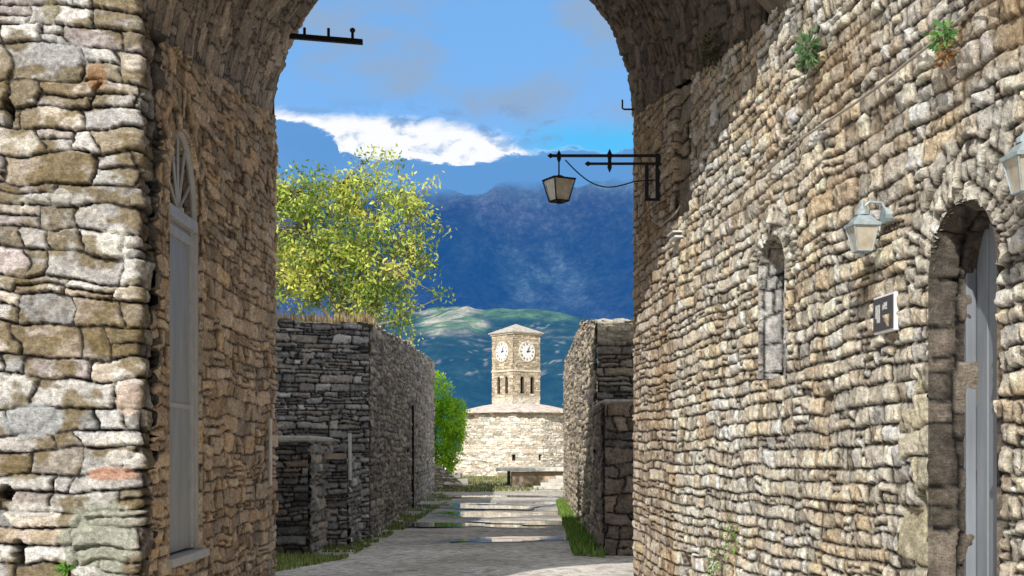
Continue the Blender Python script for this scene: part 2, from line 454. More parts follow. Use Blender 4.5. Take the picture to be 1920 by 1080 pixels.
# reveal of the door opening (perimeter x depth)
def perim(c, r, z0, zt, za, n=160):
    pts = [(c-r, z) for z in np.linspace(z0, zt, 60)]
    pts += [(c-r*math.cos(a), zt+(za-zt)*math.sin(a)) for a in np.linspace(0, math.pi, 80)[1:]]
    pts += [(c+r, z) for z in np.linspace(zt, z0, 60)[1:]]
    pts = np.array(pts); s = np.concatenate([[0], np.cumsum(np.linalg.norm(np.diff(pts, axis=0), axis=1))])
    return pts, s
def reveal(name, base, along, outn, c, r, z0, zt, za, depth, style, parent, seed, res=.02):
    pts, s = perim(c, r, z0, zt, za)
    base = np.array(base, float); along = np.array(along, float); outn = np.array(outn, float)
    tg = np.gradient(pts, s, axis=0); tg /= np.linalg.norm(tg, axis=1)[:, None]
    nn = np.stack([tg[:, 1], -tg[:, 0]], 1)
    def f(U, V):
        a = np.interp(U, s, pts[:, 0]); z = np.interp(U, s, pts[:, 1]); na = np.interp(U, s, nn[:, 0]); nz = np.interp(U, s, nn[:, 1])
        P = base+a[..., None]*along-outn*V[..., None]; P[..., 2] = z
        Nn = na[..., None]*along; Nn = Nn+0; Nn[..., 2] = nz
        return P, Nn
    return patch(name, f, 0, s[-1], -.035, depth, res, style, M_STONE, parent, seed, post=lambda U, V, h, c: (h*sstep(.0, .06, V)-.012*(1-sstep(0, .06, V)), c))
reveal('door_reveal', (XL(YF), YF, 0), (0, 1, 0), (1, 0, 0), dcu, dr, DZ0, DZT, DZA, .35, dict(ST_INNER, rel=.015, relv=.012), pier, 33)

door = MB(); Xd = XL(10.7)-.045
y0, y1 = YF+DU0, YF+DU1
door.box(Xd-.05, Xd, y0+.03, y1-.03, DZ0+.02, DZT-.07)
dobj = door.build('door', M_GREYDOOR, pier); dobj['label'] = 'plain grey painted metal leaf'
fr = MB()
fr.box(Xd-.05, Xd+.05, y0-.02, y0+.045, DZ0, DZT, .004).box(Xd-.05, Xd+.05, y1-.045, y1+.02, DZ0, DZT, .004)
fr.box(Xd-.05, Xd+.06, y0+.045, y1-.045, DZT-.075, DZT+.02, .004)
fr.box(Xd, Xd+.022, y0+.045, y0+.13, DZ0+.02, DZT-.075).box(Xd, Xd+.022, y1-.13, y1-.045, DZ0+.02, DZT-.075)
fr.box(Xd, Xd+.022, y0+.13, y1-.13, DZT-.20, DZT-.12)
fr.box(Xd, Xd+.012, y0+.13, y1-.13, 1.98, 2.02)
fr.build('door_frame', M_GREYTRIM, dobj)
fan = MB()
cy = (y0+y1)/2; ra = dr-.02; rb = DZA-DZT-.02
arc = [(Xd+.01, cy-ra*math.cos(a), DZT+.02+rb*math.sin(a)) for a in np.linspace(0, math.pi, 28)]
fan.tube(arc, .032, 8)
for a in (.16, .36, .5, .66, .84):
    aa = math.pi*a
    fan.tube([(Xd+.005, cy, DZT+.03), (Xd+.005, cy-ra*math.cos(aa), DZT+.02+rb*math.sin(aa))], .015, 6)
fan.lathe((Xd+.01, cy, DZT+.02), [(.05, -.01), (.05, .03), (.02, .06)], 12)
fan.build('fanlight', M_GREYTRIM, dobj)
bk = MB(); bk.box(Xd-.34, Xd-.30, y0-.1, y1+.1, DZ0-.1, DZA+.1); bk.build('dark_room_behind', M_DARK, pier)
MB().box(Xd-.2, Xd+.13, y0-.06, y1+.1, DZ0-.07, DZ0+.0, .008).build('door_sill', M_GREYTRIM, pier)
# back face of the gatehouse, left side
fnb, Lb = wallfn((XL(YB), YB), (-9.0, YB), -1)
patch('back_face', fnb, 0, Lb, 0, 11, .07, ST_COARSE, M_STONE, pier, 8, flip=True)
MB().box(-9, -4.8, YF+.06, YB-.06, 9.3, 11.0).build('shading_block', stone_plain, pier)  # out of view, raised to throw shade on the terrace wall front
MB().box(-9, -8.9, YF, YB, 0, 11).build('far_end', stone_plain, pier)

# ================================================================== RIGHT CASTLE WALL
cw = thing('castle_wall', (XR(8), 8, 0), 'long sunlit beige rubble stone wall at right with arched doorway and slit window', 'castle wall')
P0 = (XR(-4.0), -4.0); P1 = (XR(YB), YB)
fnR, LR = wallfn(P0, P1, 1)
kR = LR/(YB+4.0)
def uY(Y): return (Y+4.0)*kR
# doorway
dYa, dYb = 5.76, 6.49
rU0, rU1 = uY(dYa), uY(dYb); rc = (rU0+rU1)/2; rr_ = (rU1-rU0)/2; RZ0, RZT, RZA = .12, 2.46, 2.80
# slit window
sU0, sU1 = uY(8.98), uY(9.62); sc_ = (sU0+sU1)/2; sr_ = (sU1-sU0)/2; SZ0, SZT, SZA = 2.16, 2.93, 3.17
def hole(U, V, c, r, z0, zt, za, g=0.0):
    return ((np.abs(U-c) < r+g) & (V > z0-g) & (V <= zt)) | ((((U-c)/(r+g))**2+((V-zt)/(za-zt+g))**2 < 1) & (V > zt))
def right_coords(U, V):
    out = []
    for (c, r, zt, za, ring) in ((rc, rr_, RZT, RZA, 1.95), (sc_, sr_, SZT, SZA, 1.9)):
        a = np.arctan2((V-zt)/(za-zt), (U-c)/r); q = np.sqrt(((U-c)/r)**2+((V-zt)/(za-zt))**2)
        out.append(((V > zt-.02) & (q < ring+.25*(vnoise(a*6, a*0, 17)-.5)), a*(r+.12), (q-1)*r, ST_VOUS))
    qm = (U > rU1) & (U < rU1+.30+.10*np.sign(np.sin(V*12))) & (V < 2.05)
    out.append((qm, U, V, ST_QUOIN))
    band = (U > uY(11.98)) & (U < uY(12.72)) & (V > 3.9)
    out.append((band, U*.7, V, dict(ST_QUOIN, pal=[(.40, .34, .26), (.34, .29, .23), (.45, .39, .31)], gap=.02, mortar=(.02, .015, .01))))
    return out
def right_post(U, V, h, col):
    # jamb colour darkened near the arch; groove; ivy-stained streak; scooped hollow
    Y = U/kR-4
    # arch jamb beyond the upright groove browned in colour to deepen its shade
    jb = sstep(12.6, 12.8, Y)*.35
    col = col*1.07*(1-jb[..., None]*np.array((.8, 1.0, 1.15), np.float32))
    g = ((Y > 11.98) & (Y < 12.72) & (V > 3.9)); h = np.where(g, h*.7-.07, h)
    pu = sstep(.5, .62, vnoise(U*0+3, V*2.3, 44))*g; h = h-.12*pu
    # streak of rust/orange lichen high on the wall
    st = sstep(.52, .66, fbm(U*1.1, V*2.0, 71, 3))*sstep(2.8, 3.6, V)
    col = col*(1-.35*st[..., None])+np.array((.42, .26, .12), np.float32)*(.35*st)[..., None]
    # weathered hollow right of the lower wall
    for (px, py, s) in ((1290, 1055, .10), (1555, 745, .05), (1510, 120, .10), (1270, 560, .04)):
        Yq = 2.69*F/(px-760); zq = EYE+(HY-py)/F*Yq
        d = np.sqrt(((Y-Yq)/(s*2.2))**2+((V-zq)/s)**2)+.4*(fbm(U*9, V*9, 31, 2)-.5)
        mm = sstep(1, .7, d); h = h-.06*mm; col = col*(1-.5*mm[..., None])
    e = np.clip((U-(LR-.04))/.04, 0, 1); h = h*(1-e)+.015*e
    return h, col
def right_mask(U, V):
    Y = U/kR-4
    lim = np.where(Y > YF, ZSF+(ZSB-ZSF)*(Y-YF)/(YB-YF)+.02, 7.0)
    return ~hole(U, V, rc, rr_, RZ0, RZT, RZA) & ~hole(U, V, sc_, sr_, SZ0, SZT, SZA) & (V < lim)
patch('wall_face', fnR, uY(4.6), LR, 0, 5.6, .0155, ST_RIGHT, M_STONE, cw, 41, mask=right_mask, coords=right_coords, post=right_post, resv=.0125)
patch('wall_face', fnR, 0, uY(4.6), 0, 7.0, .04, ST_RIGHT, M_STONE, cw, 42)
patch('wall_face', fnR, uY(4.6), uY(YF), 5.6, 7.0, .04, ST_RIGHT, M_STONE, cw, 43)
dR = (np.array(P1)-np.array(P0)); dR /= np.linalg.norm(dR); nR = np.array([-dR[1], dR[0]])
base3 = (P0[0], P0[1], 0); al3 = (dR[0], dR[1], 0); no3 = (nR[0], nR[1], 0)
ST_REV = dict(ST_RIGHT, rel=.02, relv=.03, ch=.16, sw=.14, pal=[(.20, .17, .14), (.15, .13, .11), (.26, .22, .18)], mortar=(.01, .01, .01), bigwav=0)  # doorway stones darkened in colour to stand in for the reveal's shade
reveal('doorway_reveal', base3, al3, no3, rc, rr_, RZ0, RZT, RZA, .6, ST_REV, cw, 55, .015)
reveal('window_reveal', base3, al3, no3, sc_, sr_, SZ0, SZT, SZA, .7, dict(ST_REV, pal=[(.60, .59, .57), (.52, .51, .50)]), cw, 56, .015)
def RW(u, n, z): # point on right wall: u along, n out of wall
    return Vector((P0[0]+dR[0]*u+nR[0]*n, P0[1]+dR[1]*u+nR[1]*n, z))
MR = Matrix(((dR[0], nR[0], 0, P0[0]), (dR[1], nR[1], 0, P0[1]), (0, 0, 1, 0), (0, 0, 0, 1)))   # local (u, n, z)
bb = MB(); bb.box(rU0-.25, rU1+.25, -.75, -.62, RZ0-.1, RZA+.2); bb.box(sU0-.2, sU1+.2, -.8, -.71, SZ0-.2, SZA+.2)
bb.box(sU0-.2, sU1+.2, -.7, -.66, SZ0+.2, SZ0+.24)
bb.xf(MR).build('dark_room_behind', M_DARK, cw)
ironbar = MB()
for z in (2.80, 2.55, 2.33): ironbar.box(sU0-.02, sU1+.02, -.055, -.04, z, z+.012)
# big blue-grey door leaf (boards with open seams), set back in the doorway
dd = MB(); ND = -.20
nb = 4; w = (rU1-rU0+.1)/nb
for k in range(nb):
    dd.box(rU0-.05+k*w+.006, rU0-.05+(k+1)*w-.006, ND-.05, ND, RZ0+.02, RZA+.1, .006)
do = dd.xf(MR).build('door', M_DARKDOOR, cw); do['label'] = 'blue-grey boarded door leaf in arched doorway'
d2 = MB()
d2.box(rU1-.035, rU1+.05, ND+.002, ND+.055, RZ0, RZT+.2, .005)
d2.box(rU0+.17, rU0+.21, ND+.002, ND+.022, RZ0+.05, RZA+.05, .003)
d2.xf(MR).build('door_frame', M_DARKDOOR, do)
hd = MB(); hd.tube([(rU0+.3, ND, 1.15), (rU0+.3, ND+.05, 1.15), (rU0+.3, ND+.05, 1.3), (rU0+.3, ND, 1.3)], .009)
hd.xf(MR).build('handle', M_IRON, do)
MB().box(rU0-.1, rU1+.12, -.6, .06, .0, RZ0+.02, .02).xf(MR).build('doorstep', stone_plain, cw)
# back and top of the wall so it has thickness
MB().box(0, LR-.1, -1.6, -1.5, 0, 6.9).xf(MR).build('back_side', stone_plain, cw)
MB().box(0, uY(YF), -1.6, .02, 6.9, 7.05, .02).xf(MR).build('coping', stone_plain, cw)

# ================================================================== GATE ARCH / VAULT
ga = thing('gate_arch', (-.6, YB, 0), 'dark stone barrel vault and round arch spanning between the pier and the wall', 'stone arch')
def vault_fn(U, V):   # U in 0..1 angle (scaled), V along depth
    t = (V-YF)/(YB-YF)
    xl = -2.72-V*10/F; xr = 2.69-V*200/F; c = (xl+xr)/2; r = (xr-xl)/2
    zc = ZSF+(ZSB-ZSF)*t
    a = math.pi*(U/RV)
    wob = 0
    P = np.stack([c-r*np.cos(a), V, zc+r*np.sin(a)], -1)
    N = np.stack([np.cos(a), 0*a, -np.sin(a)], -1)
    return P, N
RV = math.pi*2.2
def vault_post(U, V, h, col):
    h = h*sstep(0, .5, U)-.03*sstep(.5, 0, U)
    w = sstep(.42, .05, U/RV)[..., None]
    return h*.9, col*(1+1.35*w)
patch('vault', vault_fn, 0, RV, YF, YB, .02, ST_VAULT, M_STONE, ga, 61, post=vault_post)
# spandrel walls front/back (flat with arch cut out)
def spandrel(Y, side, ztop, seed, x0, x1, res):
    t = (Y-YF)/(YB-YF); xl = XL(Y); xr = XR(Y); c = (xl+xr)/2; r = (xr-xl)/2; zc = ZSF+(ZSB-ZSF)*t
    def f(U, V):
        P = np.stack([U, Y+0*U, V], -1); return P, np.broadcast_to(np.array([0, side, 0.]), P.shape)
    mk = lambda U, V: ~(((U-c)**2+(V-zc)**2 < (r-.0)**2) | ((V < zc) & (np.abs(U-c) < r)))
    co = lambda U, V: [((np.sqrt((U-c)**2+(V-zc)**2) < r+.4) & (V > zc), np.arctan2(V-zc, U-c)*r, np.sqrt((U-c)**2+(V-zc)**2)-r, dict(ST_VOUS, ch=.42, sw=.13))]
    patch('spandrel_front' if side < 0 else 'spandrel_back', f, x0, x1, zc, ztop, res, ST_COARSE, M_STONE, ga, seed, mask=mk, coords=co, flip=(side > 0))
spandrel(YF, -1, 9.0, 63, -2.76, 2.6, .04)
spandrel(YB, 1, 9.0, 64, -2.78, 4.2, .035)
MB().box(-4.8, 4.2, YF+.05, YB-.05, 8.85, 9.0).build('roof_slab', stone_plain, ga)
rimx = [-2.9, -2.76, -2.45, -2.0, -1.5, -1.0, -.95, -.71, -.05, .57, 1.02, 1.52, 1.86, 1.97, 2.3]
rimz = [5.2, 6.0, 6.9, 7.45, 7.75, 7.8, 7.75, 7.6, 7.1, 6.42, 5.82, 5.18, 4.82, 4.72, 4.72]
hood = MB(); n_ = len(rimx)  # out of view, added with its rim shaped to cast the right wall's shadow edge
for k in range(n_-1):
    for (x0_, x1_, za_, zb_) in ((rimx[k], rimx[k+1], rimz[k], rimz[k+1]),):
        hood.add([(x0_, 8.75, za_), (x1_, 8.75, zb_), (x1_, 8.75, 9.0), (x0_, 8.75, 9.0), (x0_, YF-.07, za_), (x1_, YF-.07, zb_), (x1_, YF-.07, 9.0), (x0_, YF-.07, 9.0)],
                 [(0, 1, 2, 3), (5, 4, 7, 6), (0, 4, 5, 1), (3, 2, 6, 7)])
hood.build('shadow_hood', stone_shade, ga)
MB().box(4.1, 4.2, YF, YB, 0, 9).build('end_wall', stone_plain, ga)
fnq, Lq = wallfn((4.2, YB), (XR(YB), YB), -1)
patch('back_face', fnq, 0, Lq, 0, 5.6, .05, ST_COARSE, M_STONE, ga, 66, flip=True)
fnq, Lq = wallfn((XR(YF)+.02, YF), (4.2, YF), -1)
patch('front_face', fnq, 0, Lq, 6.9, 9.0, .06, ST_COARSE, M_STONE, ga, 67, flip=True)

# ================================================================== IRON WORK & LAMPS
def rot2(a): return Matrix.Rotation(a, 4, 'Z')
# hanging lantern on wrought bracket
Yb_ = 13.4
hx, hy, hz = at(1048, 300, Yb_)
wx = XR(Yb_)+.02
br = thing('hanging_lantern', (wx, Yb_, 4.77), 'black wrought iron bracket with hanging four sided lantern in the gate arch', 'lantern')
b = MB(); za = at(0, 292, Yb_)[2]; zb = at(0, 307, Yb_)[2]; zl = at(0, 373, Yb_)[2]
X = lambda px: (px-HX)/F*Yb_
b.tube([(X(1032), Yb_, za), (wx, Yb_, za)], .017, 8).tube([(X(1102), Yb_, zb), (wx, Yb_, zb)], .015, 8)
for (px, z) in ((1032, za), (1102, zb)):
    b.tube([(X(px)-.03, Yb_, z), (X(px), Yb_, z), (X(px)+.03, Yb_, z)], [.004, .028, .012], 8)
for px, z0, z1 in ((1048, za-.08, za+.06), (1143, zb-.09, za+.07)):
    b.tube([(X(px), Yb_, z0), (X(px), Yb_, z0+.05), (X(px), Yb_, (z0+z1)/2), (X(px), Yb_, z1-.05), (X(px), Yb_, z1)], [.004, .024, .018, .026, .003], 8)
b.build('bracket_arm', M_IRON, br)
b = MB(); b.box(X(1209), X(1216), Yb_-.02, Yb_+.02, zl, zb+.01).box(X(1229), X(1237), Yb_-.02, Yb_+.02, zl, za+.02)
b.box(X(1209), X(1237), Yb_-.018, Yb_+.018, zl-.02, zl+.005)
b.build('wall_plate', M_IRON, br)
cb = MB(); pts = []
for t in np.linspace(0, 1, 16):
    p = at(1060+130*t, 300+40*t+32*math.sin(math.pi*t)**1.0*(1-.2*t), Yb_); pts.append(p)
pts.append((wx, Yb_+.05, pts[-1][2]+.03))
cb.tube(pts, .007, 6).build('cable', M_IRON, br)

def lantern(parent, c, wt, wb, h, rotz, metal, roof='flat', rh=.06):
    """local shapes around c (top centre of glass body), world coords"""
    c = Vector(c); M = Matrix.Translation(c) @ rot2(rotz)
    g = MB(); t = [(sx*wt*.93, sy*wt*.93, -.005) for sx, sy in ((-1, -1), (1, -1), (1, 1), (-1, 1))]
    bq = [(sx*wb*.93, sy*wb*.93, -h) for sx, sy in ((-1, -1), (1, -1), (1, 1), (-1, 1))]
    g.add(t+bq, [(0, 1, 5, 4), (1, 2, 6, 5), (2, 3, 7, 6), (3, 0, 4, 7)])
    f = MB()
    T = [Vector((sx*wt, sy*wt, 0)) for sx, sy in ((-1, -1), (1, -1), (1, 1), (-1, 1))]
    B = [Vector((sx*wb, sy*wb, -h)) for sx, sy in ((-1, -1), (1, -1), (1, 1), (-1, 1))]
    rb = wt*.065
    for i in range(4):
        j = (i+1) % 4
        f.tube([T[i], T[j]], rb*1.2, 4).tube([B[i], B[j]], rb*1.1, 4).tube([T[i], B[i]], rb, 4)
    f.lathe((0, 0, -h), [(wb*.9, -.004), (wb*.9, .004)], 4, rot=math.pi/4)
    f.lathe((0, 0, -h-.02), [(.008, -.01), (wb*.35, 0), (wb*.35, .018)], 10)
    if roof == 'flat':
        f.lathe((0, 0, 0), [(wt*1.5, 0), (wt*1.5, .008), (wt*.5, rh*.6), (.02, rh)], 4, rot=math.pi/4)
    else:
        f.lathe((0, 0, 0), [(wt*1.62, -.004), (wt*1.62, .012), (wt*1.25, rh*.35), (wt*.8, rh*.8), (wt*.55, rh*.95)], 4, rot=math.pi/4)
        f.lathe((0, 0, rh*.92), [(wt*.62, 0), (wt*.62, .02), (wt*.3, .035), (.012, .05), (.012, .075), (.003, .09)], 12)
    fo = f.xf(M).build('lantern_frame', metal, parent)
    g.xf(M).build('glass', M_GLASS, fo)
    return fo
lx, ly, lz = at(1048, 337, Yb_)
lantern(br, (lx, ly, lz), .125, .075, .225, math.radians(28), M_IRON, 'flat', .05)
MB().tube([(lx, ly, lz+.03), (lx, ly, za-.04)], .009, 6).build('hanging_rod', M_IRON, br)

# wall lanterns on the right wall
def wall_lamp(px, pyt, label):
    k = (px-HX)/F; off = .17
    Y = (2.69-off)/(k+200/F)
    x = k*Y; z = EYE+(HY-pyt)/F*Y
    o = thing('wall_lamp', (x+off, Y, z), label, 'wall lamp', 'lanterns fixed to the right wall')
    ang = math.atan2(dR[1], dR[0])
    lantern(o, (x, Y, z), .068, .041, .14, ang, M_ZINC, 'dome', .065)
    a = MB(); w = Vector((x, Y, z)); nrm = Vector((nR[0], nR[1], 0))
    zt = z+.12
    a.tube([w+Vector((0, 0, .10)), w+Vector((0, 0, .135))-nrm*.04, w+Vector((0, 0, .13))-nrm*.11, w+Vector((0, 0, .06))-nrm*(off-.02)], [.008, .008, .008, .010], 8)
    a.build('bracket_arm', M_ZINC, o)
    p = MB(); q = w-nrm*(off-.035)+Vector((0, 0, .06))
    p.tube([q-nrm*.05, q+nrm*.02], .045, 14); p.build('wall_plate', M_ZINC, o)
    return o
wall_lamp(1617, 424, 'grey metal wall lantern with frosted panes above the dark plaque')
wall_lamp(1925, 296, 'grey wall lantern cut by the frame beyond the doorway at top right')

# plaque
Yp = 7.12; up = uY(Yp); zp = 2.375
pq = thing('wall_plaque', tuple(RW(up, 0, zp)), 'small dark plaque with white characters and pale edge beside the doorway', 'plaque')
pb = MB(); pb.box(up-.165, up+.145, .0, .034, zp-.105, zp+.105, .004); pb.xf(MR).build('backing_board', M_WHITE, pq)
pf = MB(); pf.box(up-.155, up+.135, .034, .039, zp-.092, zp+.092); pf.xf(MR).build('dark_face', flat_mat('plaque_face', (.075, .07, .075), .4, 0, .1, 20), pq)
pm = MB()
# two pictogram-like columns of white marks (mirrored u: large u = left in view)
def mark(u0, u1, z0, z1): pm.box(up+u0, up+u1, 0.0391, .042, zp+z0, zp+z1)
for (u0, u1, z0, z1) in ((.035, .05, -.045, .055), (.06, .075, -.045, .055), (.085, .095, -.02, .055), (.05, .06, .04, .055),
                         (-.07, -.03, .02, .03), (-.045, -.03, .02, .06), (-.07, -.055, .035, .06), (-.02, -.01, .02, .05),
                         (-.07, -.03, -.045, -.035), (-.045, -.035, -.045, -.01), (-.03, -.015, -.02, -.01)):
    mark(u0, u1, z0, z1)
pm.xf(MR).build('white_lettering', flat_mat('faded_lettering', (.5, .5, .5), .6, 0, .3, 60), pq)

# old cable stapled along the right wall
cpts = []
for (px, py) in ((1430, 330), (1500, 262), (1560, 222), (1600, 196), (1650, 160), (1700, 118), (1757, 74), (1810, 28), (1850, -10), (1910, -60)):
    Y = 2.63*F/(px-760); cpts.append((px, py, Y))
cpts = [Vector(((px-HX)/F*Y, Y, EYE+(HY-py)/F*Y)) for px, py, Y in cpts]
o = MB().tube(cpts, .008, 6).build('wall_cable', M_CABLE); tag(o, 'thin pale cable running diagonally up the sunlit right wall', 'cable')
# curled cable end and stub bracket
def wp(px, py, off=.05):
    k = (px-HX)/F; Y = (2.69-off)/(k+200/F); return Vector((k*Y, Y, EYE+(HY-py)/F*Y))
o = MB().tube([wp(1222, 412), wp(1232, 420), wp(1245, 418), wp(1258, 408), wp(1268, 398), wp(1276, 384, .02)], .009, 6).build('cable_end', M_CABLE)
tag(o, 'short curled pale cable end on shaded wall below the lantern bracket', 'cable')
st = MB(); q = uY(2.66*F/(1272-760)); zz = wp(1272, 441)[2]
st.box(q-.16, q+.12, 0, .10, zz-.03, zz-.01).box(q-.16, q+.12, 0, .12, zz+.02, zz+.035)
st.xf(MR); o = st.build('wall_bracket', M_WHITEPL); tag(o, 'small pale shelf bracket at the shadow edge of the right wall', 'bracket')

# iron insulator bar, top left
Yi = 14.7
ib = thing('iron_bar', at(545, 70, Yi), 'thick black iron bar with three upright pins projecting at upper left of the arch', 'iron bar')
a = Vector(at(500, 64, Yi)); e = Vector(at(680, 79, Yi)); r_ = .028
m = MB(); m.add([a+Vector((0, sy*r_, sz*r_)) for sy, sz in ((-1, -1), (1, -1), (1, 1), (-1, 1))]+[e+Vector((0, sy*r_, sz*r_)) for sy, sz in ((-1, -1), (1, -1), (1, 1), (-1, 1))],
       [(0, 3, 2, 1), (4, 5, 6, 7), (0, 1, 5, 4), (1, 2, 6, 5), (2, 3, 7, 6), (3, 0, 4, 7)])
m.build('bar', M_IRON, ib)
for i, (px, y0_, y1_) in enumerate(((571, 70, 52), (616, 74, 53), (661, 78, 56))):
    pt = MB().tube([at(px, y0_, Yi), at(px, y1_, Yi)], .017, 8)
    if i == 2: pt.lathe(at(px, 57, Yi), [(.006, -.03), (.026, -.018), (.034, 0), (.026, .02), (.01, .03)], 12)
    pt.build('pin', M_IRON, ib)
# small L hook right side of arch
Yh = 14.9
o = MB().tube([at(1200, 205, Yh), at(1170, 205, Yh), at(1167, 203, Yh), at(1167, 187, Yh)], .011, 6).build('iron_hook', M_IRON)
tag(o, 'small L shaped iron hook on the right edge of the arch', 'hook')
# pipe on the left jamb
Yj = 14.35
o = MB().tube([(XL(Yj)+.07, Yj, EYE+(HY-785)/F*Yj), (XL(Yj)+.07, Yj, EYE+(HY-910)/F*Yj)], .022, 10).build('conduit_pipe', M_WHITEPL)
tag(o, 'short white vertical pipe on the shaded jamb of the left pier', 'pipe')

# ================================================================== GROUND
def ground_mat():
    m, nt, b = new_mat('gravel_ground')
    geo = N_(nt, 'ShaderNodeNewGeometry'); pos = geo.outputs['Position']
    n1 = noise(nt, .45, 6, .6, pos); n2 = noise(nt, 9, 8, .7, pos); n3 = noise(nt, 60, 4, .7, pos)
    vo = N_(nt, 'ShaderNodeTexVoronoi'); vo.inputs['Scale'].default_value = 26; nt.links.new(pos, vo.inputs['Vector'])
    c = ramp(nt, n1.outputs[0], [(.35, (.50, .46, .40)), (.5, (.66, .61, .55)), (.68, (.80, .75, .68))])
    c = mixc(nt, 'MULTIPLY', 1.0, c, ramp(nt, n2.outputs[0], [(.3, .7), (.7, 1.25)]))
    c = mixc(nt, 'MULTIPLY', .6, c, ramp(nt, vo.outputs['Distance'], [(0, 1.2), (.6, .7)]))
    c = mixc(nt, 'MULTIPLY', .7, c, ramp(nt, n3.outputs[0], [(.3, .6), (.7, 1.3)]))
    # fade to grassland far away
    sx = N_(nt, 'ShaderNodeSeparateXYZ'); nt.links.new(pos, sx.inputs[0])
    f = N_(nt, 'ShaderNodeMapRange'); f.inputs[1].default_value = 52; f.inputs[2].default_value = 70
    nt.links.new(math_(nt, 'ADD', sx.outputs[1], math_(nt, 'MULTIPLY', n1.outputs[0], 12)), f.inputs[0])
    gr = ramp(nt, noise(nt, 1.4, 6, .7, pos).outputs[0], [(.35, (.13, .14, .06)), (.5, (.30, .27, .17)), (.65, (.48, .44, .35))])
    c = mixc(nt, 'MIX', f.outputs[0], c, gr)
    at_ = N_(nt, 'ShaderNodeAttribute', attribute_name='Col'); wf = at_.outputs['Fac']
    # scattered darker pebbles and worn tracks
    v2 = N_(nt, 'ShaderNodeTexVoronoi'); v2.inputs['Scale'].default_value = 9; nt.links.new(pos, v2.inputs['Vector'])
    c = mixc(nt, 'MULTIPLY', .8, c, ramp(nt, v2.outputs['Color'], [(.15, .55), (.4, 1.0), (.9, 1.25)]))
    c = mixc(nt, 'MIX', math_(nt, 'MULTIPLY', wf, .75), c, mixc(nt, 'MULTIPLY', 1.0, c, (.34, .33, .32)))
    nt.links.new(c, b.inputs['Base Color'])
    nt.links.new(math_(nt, 'SUBTRACT', .92, math_(nt, 'MULTIPLY', wf, .5)), b.inputs['Roughness'])
    b.inputs['Specular IOR Level'].default_value = .3
    h = math_(nt, 'ADD', math_(nt, 'MULTIPLY', n2.outputs[0], .8), math_(nt, 'MULTIPLY', vo.outputs['Distance'], .6))
    bp = N_(nt, 'ShaderNodeBump'); bp.inputs['Strength'].default_value = .9; bp.inputs['Distance'].default_value = .03
    nt.links.new(h, bp.inputs['Height']); nt.links.new(bp.outputs[0], b.inputs['Normal'])
    return m
gm = ground_mat()
gx = np.concatenate([[-30000, -6000, -1500, -300, -80], np.linspace(-24, 24, 160), [80, 300, 1500, 6000, 30000]])
gy = np.concatenate([[-30000, -3000, -200, -30], np.linspace(-6, 66, 360), [80, 120, 300, 1500, 6000, 30000]])
GX, GY = np.meshgrid(gx, gy, indexing='ij')
near = np.exp(-((GX/14)**2))*sstep(-8, 0, GY)*sstep(64, 54, GY)
GZ = near*((fbm(GX*.35, GY*.35, 301, 4)-.5)*.10+(fbm(GX*3, GY*3, 305, 2)-.5)*.02)
def GH(x, y): # ground height
    nr = np.exp(-((x/14)**2))*sstep(-8, 0, y)*sstep(64, 54, y)
    return nr*((fbm(x*.35, y*.35, 301, 4)-.5)*.10+(fbm(x*3, y*3, 305, 2)-.5)*.02)
PUDS = [(-.1, 23.3, 1.1, .45), (.35, 24.0, .85, .35), (-.6, 28.6, 1.9, 1.3), (.7, 29.2, 1.3, 1.0), (-.4, 33.2, 2.1, 1.4), (.8, 33.6, 1.1, 1.1),
        (-.3, 39.5, 2.4, 2.6), (1.0, 41.0, 1.2, 1.9), (-.6, 47.5, 1.8, 1.6)]
def pud_r(k, a):
    return 1+.28*np.sin(a*2+k)+.2*np.sin(a*3+2*k)+.12*np.sin(a*7+k*5)+.06*np.sin(a*13+k)
wet = np.zeros_like(GX)
for k, (cx, cyy, rx, ry) in enumerate(PUDS):
    a_ = np.arctan2((GY-cyy)/ry, (GX-cx)/rx); q_ = np.sqrt(((GY-cyy)/ry)**2+((GX-cx)/rx)**2)/pud_r(k, a_)
    wet = np.maximum(wet, sstep(1.9, .95, q_+.5*(fbm(GX*2.2, GY*1.4, 331, 3)-.5)))
o = mesh_np('ground', np.stack([GX, GY, GZ], -1).reshape(-1, 3), grid_faces(*GX.shape), gm, col=np.repeat(wet.reshape(-1, 1), 3, 1)); tag(o, kind='structure')

